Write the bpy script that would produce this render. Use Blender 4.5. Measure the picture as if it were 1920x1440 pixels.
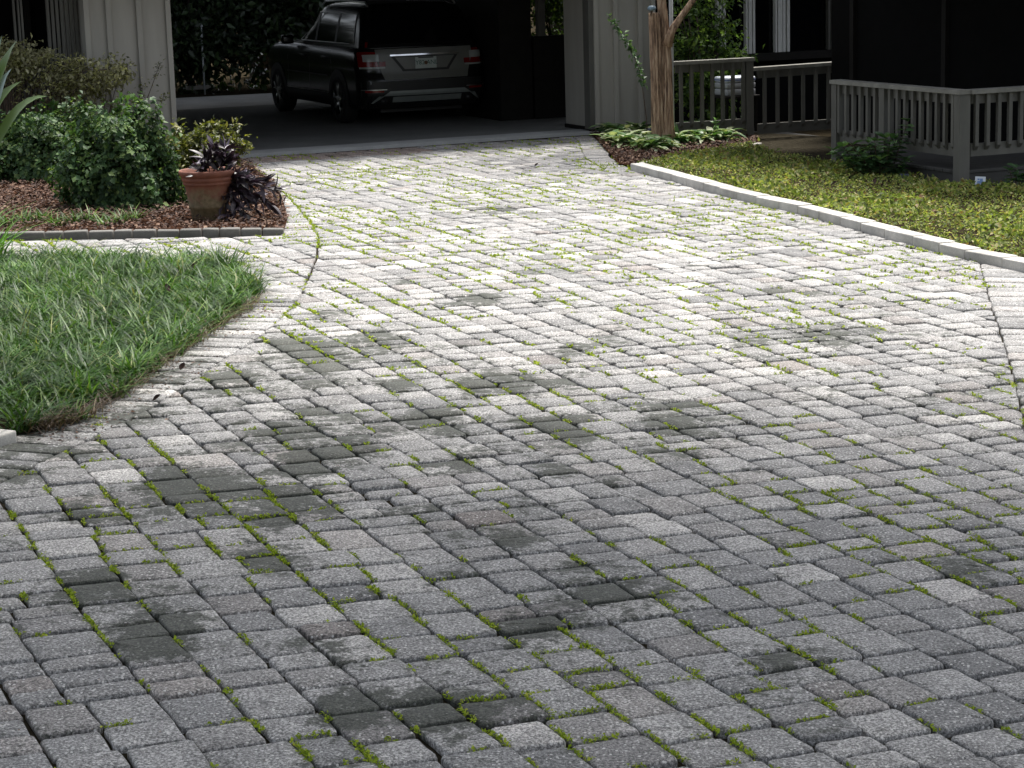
import bpy, bmesh, math, random
import numpy as np
from mathutils import Vector, Matrix
from mathutils.geometry import tessellate_polygon

for o in list(bpy.data.objects):
    bpy.data.objects.remove(o)
rng = np.random.RandomState(11)
random.seed(5)
sc = bpy.context.scene
col = sc.collection

# ------------------------------------------------------------------ camera
F = 3975.0; PITCH = .2016; ROLL = -.0294; H = 2.3
cam_d = bpy.data.cameras.new('camera')
cam_d.sensor_width = 36; cam_d.lens = 36 * F / 1920
cam_d.clip_end = 400; cam_d.clip_start = .05
cam = bpy.data.objects.new('camera', cam_d); col.objects.link(cam)
FW = np.array([0, math.cos(PITCH), -math.sin(PITCH)]); _r0 = np.array([1, 0, 0.]); _u0 = np.cross(_r0, FW)
_c, _s = math.cos(ROLL), math.sin(ROLL)
RT = _c * _r0 + _s * _u0; UP = -_s * _r0 + _c * _u0
cam.matrix_world = Matrix(((RT[0], UP[0], -FW[0], 0), (RT[1], UP[1], -FW[1], 0), (RT[2], UP[2], -FW[2], H), (0, 0, 0, 1)))
sc.camera = cam

# ------------------------------------------------------------------ sky, sun, exposure
SUN_EL, SUN_AZ = 70.0, 28.0            # azimuth measured from +Y towards +X
w = bpy.data.worlds.new('World'); sc.world = w; w.use_nodes = True
nt = w.node_tree; nt.nodes.clear()
sky = nt.nodes.new('ShaderNodeTexSky'); sky.sky_type = 'NISHITA'; sky.sun_disc = False
sky.sun_elevation = math.radians(SUN_EL); sky.sun_rotation = math.radians(SUN_AZ)
sky.air_density = 1.0; sky.dust_density = 4.0; sky.ozone_density = .6
bg = nt.nodes.new('ShaderNodeBackground'); bg.inputs['Strength'].default_value = .15
wo = nt.nodes.new('ShaderNodeOutputWorld')
hz = nt.nodes.new('ShaderNodeHueSaturation'); hz.inputs['Saturation'].default_value = .45   # hazy, nearly white summer sky
nt.links.new(sky.outputs[0], hz.inputs['Color']); nt.links.new(hz.outputs[0], bg.inputs[0]); nt.links.new(bg.outputs[0], wo.inputs[0])
sun_d = bpy.data.lights.new('sun', 'SUN'); sun_d.energy = 3.2; sun_d.angle = math.radians(14); sun_d.color = (1, .96, .9)
sun = bpy.data.objects.new('sun', sun_d); col.objects.link(sun)
_sd = Vector((math.sin(math.radians(SUN_AZ)) * math.cos(math.radians(SUN_EL)), math.cos(math.radians(SUN_AZ)) * math.cos(math.radians(SUN_EL)), math.sin(math.radians(SUN_EL))))
sun.rotation_euler = (-_sd).to_track_quat('-Z', 'Y').to_euler(); sun.location = (0, 0, 30)
sc.view_settings.view_transform = 'Standard'; sc.view_settings.look = 'None'
sc.view_settings.exposure = 1.0; sc.view_settings.gamma = 1
sc.view_settings.use_curve_mapping = False
sc.cycles.use_denoising = True
sc.cycles.max_bounces = 8

# ------------------------------------------------------------------ geometry helpers
def ray(px, py): return FW + RT * (px - 960) / F - UP * (py - 720) / F
def G(x, y):
    """height of the ground: the drive falls slightly to the right near the viewer"""
    t = min(1, max(0, (24 - y) / 16.)); t = t * t * (3 - 2 * t)
    return -.04 * max(-7, min(7, x)) * t
def GV(x, y):
    t = np.clip((24 - y) / 16., 0, 1); t = t * t * (3 - 2 * t)
    return -.04 * np.clip(x, -7, 7) * t
def gp(px, py, dz=0):
    d = ray(px, py); z = dz
    for i in range(30):
        k = (z - H) / d[2]; x, y = d[0] * k, d[1] * k; z = G(x, y) + dz
    return np.array([x, y, z])
def at(px, py, Y):
    d = ray(px, py); k = Y / d[1]; return np.array([d[0] * k, Y, H + d[2] * k])
def proj(P):
    P = np.asarray(P, float) - [0, 0, H]; z = P @ FW
    return 960 + F * (P @ RT) / z, 720 - F * (P @ UP) / z
ANG = math.radians(23)
O2 = np.array([1.08, 27.07]); E1 = np.array([math.cos(ANG), math.sin(ANG)]); E2 = np.array([-math.sin(ANG), math.cos(ANG)])
def hw(a, b, z=0):
    p = O2 + a * E1 + b * E2; return np.array([p[0], p[1], z])
def hl(p):
    q = np.array(p[:2]) - O2; return q @ E1, q @ E2
def onb(px, py, b):
    d = ray(px, py); k = (b + O2 @ E2) / (d[:2] @ E2); p = d * k; a, _ = hl(p); return a, H + p[2]
def ona(px, py, a):
    d = ray(px, py); k = (a + O2 @ E1) / (d[:2] @ E1); p = d * k; _, b = hl(p); return b, H + p[2]

def tag(o, label=None, cat=None, group=None, kind=None):
    if label: o['label'] = label
    if cat: o['category'] = cat
    if group: o['group'] = group
    if kind: o['kind'] = kind
    return o
def empty(name, loc=(0, 0, 0), rz=0, label=None, cat=None, group=None):
    o = bpy.data.objects.new(name, None); col.objects.link(o); o.location = tuple(loc); o.rotation_euler = (0, 0, rz)
    o.empty_display_size = .1
    return tag(o, label, cat, group)
def mesh_obj(name, V, Fc, mat, parent=None, smooth=False):
    me = bpy.data.meshes.new(name); me.from_pydata([tuple(map(float, v)) for v in V], [], [tuple(map(int, f)) for f in Fc])
    if smooth: me.shade_smooth()
    if mat: me.materials.append(mat)
    o = bpy.data.objects.new(name, me); col.objects.link(o)
    if parent: o.parent = parent
    return o
def mesh_np(name, V, Q, mat, parent=None, smooth=False):
    """V (n,3), Q (m,k) faces with the same number of corners k"""
    me = bpy.data.meshes.new(name); V = np.ascontiguousarray(V, np.float32); Q = np.ascontiguousarray(Q, np.int32)
    me.vertices.add(len(V)); me.vertices.foreach_set('co', V.ravel())
    m, k = Q.shape
    me.loops.add(m * k); me.loops.foreach_set('vertex_index', Q.ravel())
    me.polygons.add(m); me.polygons.foreach_set('loop_start', np.arange(0, m * k, k, dtype=np.int32))
    me.polygons.foreach_set('loop_total', np.full(m, k, np.int32))
    if smooth: me.polygons.foreach_set('use_smooth', np.ones(m, bool))
    me.update(calc_edges=True)
    if mat: me.materials.append(mat)
    o = bpy.data.objects.new(name, me); col.objects.link(o)
    if parent: o.parent = parent
    return o
class MB:
    def __init__(s): s.v = []; s.f = []
    def add(s, V, Fc):
        n = len(s.v); s.v += [tuple(map(float, v)) for v in V]; s.f += [tuple(int(i) + n for i in f) for f in Fc]; return s
    def box(s, x0, x1, y0, y1, z0, z1, bev=0.0):
        if bev <= 0:
            V = [(x, y, z) for z in (z0, z1) for y in (y0, y1) for x in (x0, x1)]
            return s.add(V, [(0, 2, 3, 1), (4, 5, 7, 6), (0, 1, 5, 4), (2, 6, 7, 3), (0, 4, 6, 2), (1, 3, 7, 5)])
        bm = bmesh.new(); bmesh.ops.create_cube(bm, size=1)
        for v in bm.verts: v.co = ((x0 + x1) / 2 + v.co.x * (x1 - x0), (y0 + y1) / 2 + v.co.y * (y1 - y0), (z0 + z1) / 2 + v.co.z * (z1 - z0))
        bmesh.ops.bevel(bm, geom=bm.edges[:], offset=bev, segments=2, affect='EDGES', profile=.6)
        bm.verts.index_update()
        s.add([v.co[:] for v in bm.verts], [[v.index for v in f.verts] for f in bm.faces]); bm.free(); return s
    def tube(s, pts, rad, n=8, cap=True):
        pts = [np.array(p, float) for p in pts]
        if not hasattr(rad, '__len__'): rad = [rad] * len(pts)
        base = len(s.v); prev = None
        for i, p in enumerate(pts):
            t = pts[min(i + 1, len(pts) - 1)] - pts[max(i - 1, 0)]; t = t / (np.linalg.norm(t) + 1e-9)
            if prev is None: u = np.cross(t, [0, 0, 1.]) if abs(t[2]) < .9 else np.cross(t, [1., 0, 0])
            else: u = prev - t * (prev @ t)
            u /= np.linalg.norm(u) + 1e-9; prev = u; v = np.cross(t, u)
            for k in range(n):
                a = 2 * math.pi * k / n; s.v.append(tuple(p + rad[i] * (u * math.cos(a) + v * math.sin(a))))
        for i in range(len(pts) - 1):
            for k in range(n):
                a = base + i * n + k; b = base + i * n + (k + 1) % n; s.f.append((a, b, b + n, a + n))
        if cap:
            s.f.append(tuple(base + k for k in range(n))[::-1]); e = base + (len(pts) - 1) * n; s.f.append(tuple(e + k for k in range(n)))
        return s
    def lathe(s, prof, n=32, c=(0, 0, 0), axis='z'):
        base = len(s.v)
        for (r, z) in prof:
            for k in range(n):
                a = 2 * math.pi * k / n
                p = (r * math.cos(a), r * math.sin(a), z) if axis == 'z' else (z, r * math.cos(a), r * math.sin(a))
                s.v.append((p[0] + c[0], p[1] + c[1], p[2] + c[2]))
        for i in range(len(prof) - 1):
            for k in range(n):
                a = base + i * n + k; b = base + i * n + (k + 1) % n; s.f.append((a, b, b + n, a + n))
        return s
    def prism(s, poly, z0, z1):
        n = len(poly); base = len(s.v)
        s.v += [(p[0], p[1], z0) for p in poly] + [(p[0], p[1], z1) for p in poly]
        s.f.append(tuple(base + i for i in range(n))[::-1]); s.f.append(tuple(base + n + i for i in range(n)))
        for i in range(n):
            j = (i + 1) % n; s.f.append((base + i, base + j, base + n + j, base + n + i))
        return s
    def build(s, name, mat, parent=None, smooth=False): return mesh_obj(name, s.v, s.f, mat, parent, smooth)

# ------------------------------------------------------------------ materials
def new_mat(name):
    m = bpy.data.materials.new(name); m.use_nodes = True; n = m.node_tree.nodes; n.clear()
    out = n.new('ShaderNodeOutputMaterial'); p = n.new('ShaderNodeBsdfPrincipled'); m.node_tree.links.new(p.outputs[0], out.inputs[0])
    return m, m.node_tree, p, out
def N(t, typ, **kw):
    n = t.nodes.new(typ)
    for k, v in kw.items():
        if k.startswith('i_'): n.inputs[int(k[2:])].default_value = v
        else: setattr(n, k, v)
    return n
def ramp(t, stops, src=None):
    r = t.nodes.new('ShaderNodeValToRGB'); e = r.color_ramp.elements
    while len(e) < len(stops): e.new(.5)
    for x, (p, c) in zip(e, stops): x.position = p; x.color = (*c, 1) if len(c) == 3 else c
    if src is not None: t.links.new(src, r.inputs[0])
    return r
def mixc(t, fac, a, b, mode='MIX'):
    m = t.nodes.new('ShaderNodeMix'); m.data_type = 'RGBA'; m.blend_type = mode
    for i, x in ((0, fac), (6, a), (7, b)):
        if hasattr(x, 'links'): t.links.new(x, m.inputs[i])
        else: m.inputs[i].default_value = x if i == 0 else (*x, 1)
    return m.outputs[2]
def math_n(t, op, a, b=None, c=None):
    m = t.nodes.new('ShaderNodeMath'); m.operation = op
    for i, x in enumerate((a, b, c)):
        if x is None: continue
        if hasattr(x, 'links'): t.links.new(x, m.inputs[i])
        else: m.inputs[i].default_value = x
    return m.outputs[0]
def noise(t, scale, detail=4, rough=.55, vec=None, dist=0):
    n = t.nodes.new('ShaderNodeTexNoise'); n.inputs['Scale'].default_value = scale; n.inputs['Detail'].default_value = detail
    n.inputs['Roughness'].default_value = rough; n.inputs['Distortion'].default_value = dist
    if vec is not None: t.links.new(vec, n.inputs['Vector'])
    return n
def bump(t, p, height, strength=.3, dist=.01):
    b = t.nodes.new('ShaderNodeBump'); b.inputs['Strength'].default_value = strength; b.inputs['Distance'].default_value = dist
    t.links.new(height, b.inputs['Height']); t.links.new(b.outputs[0], p.inputs['Normal'])
def simple(name, colr, rough=.6, metal=0, var=.15, scale=8, bmp=0, spec=.5, stretch=None, bscale=None):
    m, t, p, o = new_mat(name)
    g = N(t, 'ShaderNodeTexCoord'); vec = g.outputs['Object']
    if stretch:
        mp = N(t, 'ShaderNodeMapping'); mp.inputs['Scale'].default_value = stretch; t.links.new(vec, mp.inputs[0]); vec = mp.outputs[0]
    n = noise(t, scale, 5, .6, vec)
    d = tuple(c * (1 - var) for c in colr); l = tuple(min(1, c * (1 + var)) for c in colr)
    r = ramp(t, [(.3, d), (.7, l)], n.outputs[0]); t.links.new(r.outputs[0], p.inputs['Base Color'])
    p.inputs['Roughness'].default_value = rough; p.inputs['Metallic'].default_value = metal; p.inputs['Specular IOR Level'].default_value = spec
    if bmp:
        n2 = noise(t, bscale or scale * 6, 4, .6, vec); bump(t, p, n2.outputs[0], bmp, .004)
    return m
def leaf_mat(name, stops, trans=.3, rough=.42, tcol=None, spec=.5, patch=0):
    m, t, p, o = new_mat(name)
    g = N(t, 'ShaderNodeNewGeometry')
    r = ramp(t, stops, g.outputs['Random Per Island']); t.links.new(r.outputs[0], p.inputs['Base Color'])
    p.inputs['Roughness'].default_value = rough; p.inputs['Specular IOR Level'].default_value = spec
    rc_ = r.outputs[0]
    if patch:
        rc_ = mixc(t, 1.0, rc_, ramp(t, [(.3, (1 - patch,) * 3), (.7, (1 + patch,) * 3)], noise(t, 3.5, 4, .6, g.outputs['Position']).outputs[0]).outputs[0], 'MULTIPLY'); t.links.new(rc_, p.inputs['Base Color'])
    if trans > 0:
        tr = N(t, 'ShaderNodeBsdfTranslucent'); mx = N(t, 'ShaderNodeMixShader'); mx.inputs[0].default_value = trans
        tc = mixc(t, 1.0, rc_, tcol or (1.15, 1.25, .55), 'MULTIPLY'); t.links.new(tc, tr.inputs[0])
        t.links.new(p.outputs[0], mx.inputs[1]); t.links.new(tr.outputs[0], mx.inputs[2]); t.links.new(mx.outputs[0], o.inputs[0])
    return m
M = {}
def mk_paver():
    m, t, p, o = new_mat('weathered_paver')
    g = N(t, 'ShaderNodeNewGeometry'); pos = g.outputs['Position']
    at_ = N(t, 'ShaderNodeAttribute', attribute_name='tint'); sp = N(t, 'ShaderNodeSeparateColor'); t.links.new(at_.outputs['Color'], sp.inputs[0])
    base = ramp(t, [(0, (.12, .12, .12)), (.35, (.19, .188, .184)), (.7, (.25, .245, .237)), (1, (.37, .358, .34))], sp.outputs[0]).outputs[0]
    # warm or bluish cast of single stones
    base = mixc(t, sp.outputs[2], base, (.19, .135, .105), 'MIX')
    n1 = noise(t, 7, 5, .6, pos); base = mixc(t, .55, base, ramp(t, [(.3, (.55, .55, .55)), (.7, (1.25, 1.25, 1.25))], n1.outputs[0]).outputs[0], 'MULTIPLY')
    # algae: dark green-black film, patchy in the place and different from stone to stone
    n3 = noise(t, 1.1, 5, .62, pos, .6); n4 = noise(t, 11, 4, .6, pos)
    amt = math_n(t, 'ADD', math_n(t, 'MULTIPLY', sp.outputs[1], 1.0), math_n(t, 'MULTIPLY', math_n(t, 'SUBTRACT', n3.outputs[0], .5), 2.2))
    amt = math_n(t, 'ADD', amt, math_n(t, 'MULTIPLY', math_n(t, 'SUBTRACT', n4.outputs[0], .5), 1.5))
    amt = math_n(t, 'ADD', amt, math_n(t, 'MULTIPLY', math_n(t, 'SUBTRACT', noise(t, 36, 4, .65, pos).outputs[0], .5), 1.3))
    am = ramp(t, [(.36, (0, 0, 0)), (.66, (1, 1, 1))], amt)
    base = mixc(t, math_n(t, 'MULTIPLY', am.outputs[0], .9), base, (.022, .026, .017))
    # aggregate: fine dark and light grit
    n2 = noise(t, 105, 3, .8, pos); base = mixc(t, .9, base, ramp(t, [(.38, (.28, .28, .28)), (.5, (1, 1, 1)), (.62, (2.3, 2.3, 2.3))], n2.outputs[0]).outputs[0], 'MULTIPLY')
    v = N(t, 'ShaderNodeTexVoronoi'); v.inputs['Scale'].default_value = 58; t.links.new(pos, v.inputs['Vector'])
    vs = N(t, 'ShaderNodeSeparateColor'); t.links.new(v.outputs['Color'], vs.inputs[0])
    sel = math_n(t, 'GREATER_THAN', vs.outputs[0], .60); near = math_n(t, 'LESS_THAN', v.outputs['Distance'], .26)
    fk = math_n(t, 'MULTIPLY', math_n(t, 'MULTIPLY', sel, near), math_n(t, 'SUBTRACT', .92, math_n(t, 'MULTIPLY', am.outputs[0], .75))); base = mixc(t, fk, base, (.58, .57, .55))
    t.links.new(base, p.inputs['Base Color']); p.inputs['Roughness'].default_value = .78; p.inputs['Specular IOR Level'].default_value = .55
    hsum = math_n(t, 'ADD', n2.outputs[0], math_n(t, 'MULTIPLY', noise(t, 34, 4, .6, pos).outputs[0], 1.3)); bump(t, p, hsum, .55, .006)
    return m
M['paver'] = mk_paver()
def mk_soil(name, c0, c1, sc_=30):
    m, t, p, o = new_mat(name); g = N(t, 'ShaderNodeNewGeometry'); n = noise(t, sc_, 6, .7, g.outputs['Position'])
    r = ramp(t, [(.3, c0), (.7, c1)], n.outputs[0]); t.links.new(r.outputs[0], p.inputs['Base Color']); p.inputs['Roughness'].default_value = .95
    p.inputs['Specular IOR Level'].default_value = .0; bump(t, p, n.outputs[0], .8, .03); return m
M['joint'] = mk_soil('joint_soil', (.016, .014, .010), (.05, .044, .032))
M['soil'] = mk_soil('garden_soil', (.014, .012, .008), (.04, .032, .02), 12)
M['mulch'] = mk_soil('mulch_base', (.025, .012, .008), (.07, .036, .022), 45)
def mk_conc(name, c, var=.2):
    m, t, p, o = new_mat(name); g = N(t, 'ShaderNodeNewGeometry'); n = noise(t, 1.7, 6, .65, g.outputs['Position']); n2 = noise(t, 120, 3, .7, g.outputs['Position'])
    r = ramp(t, [(.3, tuple(x * (1 - var) for x in c)), (.72, tuple(x * (1 + var) for x in c))], n.outputs[0])
    b = mixc(t, .5, r.outputs[0], ramp(t, [(.35, (.7, .7, .7)), (.65, (1.3, 1.3, 1.3))], n2.outputs[0]).outputs[0], 'MULTIPLY')
    t.links.new(b, p.inputs['Base Color']); p.inputs['Roughness'].default_value = .8; bump(t, p, n2.outputs[0], .25, .004); return m
M['slab'] = mk_conc('shade_toned_slab', (.15, .15, .145)); M['pale_floor'] = mk_conc('pale_concrete', (.36, .36, .35)); M['curb'] = mk_conc('pale_curb', (.42, .405, .375), .4); M['edging'] = mk_conc('edging_concrete', (.13, .126, .115), .4)  # slab colour is darkened to carry the shade under the carport roof
M['siding'] = simple('taupe_siding', (.30, .285, .25), .7, var=.1, scale=5, bmp=.15, stretch=(1, 1, .15), bscale=60)
M['rail'] = simple('grey_rail_paint', (.09, .087, .076), .65, var=.25, scale=4, bmp=.2, stretch=(1, 1, .3), bscale=50)
M['cap'] = simple('rail_cap_paint', (.165, .16, .14), .65, var=.3, scale=7, bmp=.2)
M['deck'] = simple('deck_board', (.036, .035, .032), .7, var=.2, scale=6, bmp=.2)
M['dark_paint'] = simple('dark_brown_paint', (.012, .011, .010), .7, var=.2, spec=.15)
M['screen'] = simple('black_screen', (.004, .004, .004), .9, var=.2, spec=.08)
M['white_frame'] = simple('window_frame_paint', (.62, .62, .59), .45, var=.08)
M['pipe'] = simple('pale_grey_pipe', (.42, .45, .46), .45, var=.1)
M['pot'] = None
def mk_pot():
    m, t, p, o = new_mat('aged_terracotta'); g = N(t, 'ShaderNodeTexCoord'); s = N(t, 'ShaderNodeSeparateXYZ'); t.links.new(g.outputs['Object'], s.inputs[0])
    n = noise(t, 7, 5, .65, g.outputs['Object']); n2 = noise(t, 30, 4, .6, g.outputs['Object'])
    terr = ramp(t, [(.3, (.11, .037, .022)), (.7, (.22, .075, .042))], n.outputs[0]).outputs[0]
    algae = ramp(t, [(.3, (.06, .06, .022)), (.7, (.17, .14, .075))], n2.outputs[0]).outputs[0]
    f = math_n(t, 'ADD', math_n(t, 'MULTIPLY', s.outputs[2], -3.2), math_n(t, 'ADD', 1.3, math_n(t, 'MULTIPLY', math_n(t, 'SUBTRACT', n.outputs[0], .5), 1.6)))
    f = ramp(t, [(.3, (0, 0, 0)), (.7, (1, 1, 1))], f).outputs[0]
    t.links.new(mixc(t, math_n(t, 'MULTIPLY', f, .8), terr, algae), p.inputs['Base Color']); p.inputs['Roughness'].default_value = .7; bump(t, p, n2.outputs[0], .3, .006); return m
M['pot'] = mk_pot()
def mk_bark(name, c0, c1, c2):
    m, t, p, o = new_mat(name); g = N(t, 'ShaderNodeTexCoord'); mp = N(t, 'ShaderNodeMapping'); mp.inputs['Scale'].default_value = (1, 1, .1); t.links.new(g.outputs['Object'], mp.inputs[0])
    n = noise(t, 34, 6, .7, mp.outputs[0], .4); r = ramp(t, [(.38, c0), (.5, c1), (.66, c2)], n.outputs[0]); t.links.new(r.outputs[0], p.inputs['Base Color']); p.inputs['Roughness'].default_value = .75
    bump(t, p, n.outputs[0], .7, .02); return m
M['myrtle'] = mk_bark('crape_myrtle_bark', (.07, .04, .024), (.32, .205, .125), (.55, .42, .29))
M['bark'] = mk_bark('dark_bark', (.02, .015, .011), (.06, .045, .033), (.10, .08, .06))
M['twig'] = simple('brown_twig', (.06, .038, .024), .8, var=.3)
M['stem'] = simple('green_stem', (.07, .12, .03), .6, var=.2)
M['carpaint'] = simple('dark_metallic_paint', (.008, .008, .008), .2, metal=.0, var=.05, spec=.5)
M['cartail'] = simple('graphite_tailgate', (.125, .125, .112), .36, metal=.0, var=.05, spec=.6)
M['blackplastic'] = simple('black_cladding', (.008, .008, .008), .5, var=.2)
M['rubber'] = simple('tyre_rubber', (.012, .012, .012), .8, var=.2)
M['alloy'] = simple('alloy_metal', (.55, .56, .55), .3, metal=1, var=.05)
M['chrome'] = simple('chrome', (.8, .8, .8), .12, metal=1, var=.02)
M['skid'] = simple('silver_skid_plate', (.22, .24, .23), .4, metal=.3, var=.1)
M['glass'] = simple('tinted_glass', (.003, .003, .004), .08, var=.05, spec=.3)
M['red'] = simple('red_lens', (.15, .004, .004), .15, var=.1)
M['clear'] = simple('clear_lens', (.30, .32, .31), .15, var=.15)
M['plate'] = simple('plate_white', (.42, .46, .44), .4, var=.1)
M['plateink'] = simple('plate_green_ink', (.02, .09, .055), .5)
M['orange'] = simple('orange_emblem', (.10, .05, .02), .5)
M['signwhite'] = simple('sign_white', (.62, .66, .72), .45, var=.05)
M['signblue'] = simple('sign_blue_ink', (.16, .26, .5), .5, var=.2)
M['navy'] = simple('navy_plastic', (.02, .03, .055), .4, var=.2)
M['bluecap'] = simple('blue_grey_glaze', (.13, .19, .23), .3, var=.15)
M['cushion'] = simple('pale_cushion', (.34, .35, .36), .8, var=.1)
M['bluestripe'] = simple('blue_stripe', (.12, .15, .32), .8, var=.1)
M['grass'] = leaf_mat('mondo_grass', [(0, (.013, .038, .008)), (.4, (.032, .082, .014)), (.75, (.062, .135, .022)), (.92, (.115, .19, .04)), (1, (.20, .20, .08))], .3, .45, spec=.26, patch=.6)
M['drygrass'] = leaf_mat('dry_grass', [(0, (.05, .03, .018)), (.7, (.11, .075, .045)), (1, (.22, .17, .10))], .2, .6)
M['jasmine'] = leaf_mat('ground_cover', [(0, (.06, .08, .026)), (.3, (.135, .18, .05)), (.6, (.22, .27, .075)), (.8, (.33, .34, .10)), (.9, (.17, .10, .05)), (1, (.52, .5, .26))], .4, .6, spec=.2, patch=.35)
M['ivy'] = leaf_mat('ivy_leaf', [(0, (.018, .042, .018)), (.45, (.042, .088, .032)), (.8, (.08, .145, .045)), (1, (.18, .25, .085))], .3, .5, spec=.2, patch=.35)
M['yellowshrub'] = leaf_mat('yellow_green_leaf', [(0, (.03, .038, .012)), (.4, (.07, .085, .022)), (.75, (.13, .14, .032)), (1, (.27, .25, .05))], .35, .45)
M['nandina'] = leaf_mat('dry_wispy_leaf', [(0, (.12, .115, .07)), (.5, (.30, .29, .18)), (.85, (.46, .44, .29)), (1, (.6, .58, .42))], .55, .7, spec=.2)
M['purple'] = leaf_mat('purple_leaf', [(0, (.010, .006, .008)), (.6, (.022, .013, .019)), (.85, (.05, .035, .05)), (1, (.13, .11, .15))], .08, .42, tcol=(1.1, .7, .9))
M['hosta'] = leaf_mat('hosta_leaf', [(0, (.04, .10, .03)), (.4, (.09, .18, .05)), (.55, (.24, .31, .15)), (1, (.52, .55, .38))], .3, .45)
M['bigleaf'] = leaf_mat('broad_strap_leaf', [(0, (.045, .085, .022)), (1, (.09, .14, .035))], .2, .3)
M['greyleaf'] = leaf_mat('blue_grey_leaf', [(0, (.10, .15, .15)), (1, (.16, .22, .21))], .15, .3)
M['lily'] = leaf_mat('daylily_leaf', [(0, (.05, .14, .02)), (1, (.12, .25, .04))], .3, .4)
M['camellia'] = leaf_mat('sunlit_shrub_leaf', [(0, (.025, .055, .014)), (.5, (.06, .11, .024)), (.85, (.11, .18, .035)), (1, (.26, .36, .07))], .45, .4)
M['pitto'] = leaf_mat('glossy_shrub_leaf', [(0, (.03, .07, .028)), (.6, (.065, .13, .05)), (1, (.14, .23, .09))], .35, .4)
M['woods'] = leaf_mat('woodland_leaf', [(0, (.012, .022, .01)), (.6, (.025, .045, .017)), (1, (.05, .085, .03))], .2, .45)
M['oak'] = leaf_mat('oak_leaf', [(0, (.03, .05, .015)), (1, (.06, .09, .03))], .12, .5)
M['moss'] = leaf_mat('joint_moss', [(0, (.13, .19, .015)), (.5, (.26, .34, .03)), (.85, (.38, .46, .05)), (1, (.48, .47, .09))], .35, .7, spec=.2)
M['chips'] = leaf_mat('bark_chip', [(0, (.022, .011, .008)), (.5, (.065, .032, .02)), (.85, (.13, .068, .042)), (1, (.27, .18, .12))], 0, .85)
M['deadleaf'] = simple('dead_leaf', (.018, .010, .008), .8, var=.3, spec=.1)
M['tanleaf'] = simple('tan_leaf', (.26, .19, .11), .7, var=.3)

# ------------------------------------------------------------------ foliage helpers
def unit(v): return v / (np.linalg.norm(v, axis=-1, keepdims=True) + 1e-9)
def leaves(P, D, Nn, L, W, fold=.18):
    """one four-point folded leaf for each row: base, side, tip, side"""
    D = unit(D); S = unit(np.cross(D, Nn)); U = np.cross(S, D); L = np.asarray(L)[:, None]; W = np.asarray(W)[:, None]
    b = P; t = P + D * L - U * L * .12; m = P + D * L * .42
    l = m + S * W / 2 + U * fold * W; r = m - S * W / 2 + U * fold * W
    n = len(P); V = np.stack([b, r, t, l], 1).reshape(-1, 3); i = np.arange(n)[:, None] * 4
    Q = np.concatenate([i + [[0, 1, 2]], i + [[0, 2, 3]]], 0); return V, Q
def leaves_big(P, D, Nn, L, W, droop=.25, fold=.15, prof=((0, .12), (.2, .75), (.45, 1.0), (.75, .7), (1, .03))):
    """leaf with a midrib and bent blade, quads"""
    D = unit(D); S = unit(np.cross(D, Nn)); U = np.cross(S, D); L = np.asarray(L)[:, None]; W = np.asarray(W)[:, None]
    dr = np.asarray(droop) * np.ones((len(P), 1)) if not hasattr(droop, '__len__') else np.asarray(droop)[:, None]
    rows = []
    for s_, wd in prof:
        c = P + D * L * s_ - U * L * dr * s_ ** 2
        rows += [c + S * W / 2 * wd + U * fold * W * wd, c, c - S * W / 2 * wd + U * fold * W * wd]
    k = len(prof) * 3; n = len(P); V = np.stack(rows, 1).reshape(-1, 3); i = np.arange(n)[:, None] * k; q = []
    for j in range(len(prof) - 1):
        a = j * 3; q += [i + [[a, a + 1, a + 4, a + 3]], i + [[a + 1, a + 2, a + 5, a + 4]]]
    return V, np.concatenate(q, 0)
def rdir(n, up=0.0):
    v = rng.normal(size=(n, 3)); v[:, 2] += up; return unit(v)
def blades(P, az, L, W, lean, curl):
    """grass blades: four stations, two points each"""
    hd = np.stack([np.cos(az), np.sin(az), 0 * az], 1); sd = np.stack([-np.sin(az), np.cos(az), 0 * az], 1); rows = []
    for s_, wd in ((0, 1), (.35, .9), (.7, .6), (1, .06)):
        h = L * (lean * s_ + curl * s_ * s_); z = L * (s_ - .55 * curl * s_ * s_)
        c = P + hd * h[:, None]; c[:, 2] += z
        rows += [c + sd * (W * wd / 2)[:, None], c - sd * (W * wd / 2)[:, None]]
    n = len(P); V = np.stack(rows, 1).reshape(-1, 3); i = np.arange(n)[:, None] * 8
    return V, np.concatenate([i + [[j * 2, j * 2 + 1, j * 2 + 3, j * 2 + 2]] for j in range(3)], 0)
def inside(poly, X, Y):
    poly = np.asarray(poly)[:, :2]; r = np.zeros(len(X), bool); j = len(poly) - 1
    for i in range(len(poly)):
        xi, yi = poly[i]; xj, yj = poly[j]
        c = ((yi > Y) != (yj > Y)) & (X < (xj - xi) * (Y - yi) / (yj - yi + 1e-12) + xi); r ^= c; j = i
    return r
def scatter(poly, n):
    poly = np.asarray(poly)[:, :2]; lo, hi = poly.min(0), poly.max(0); out = np.zeros((0, 2))
    while len(out) < n:
        q = lo + rng.rand(n * 2, 2) * (hi - lo); out = np.concatenate([out, q[inside(poly, q[:, 0], q[:, 1])]])
    return out[:n]
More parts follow.
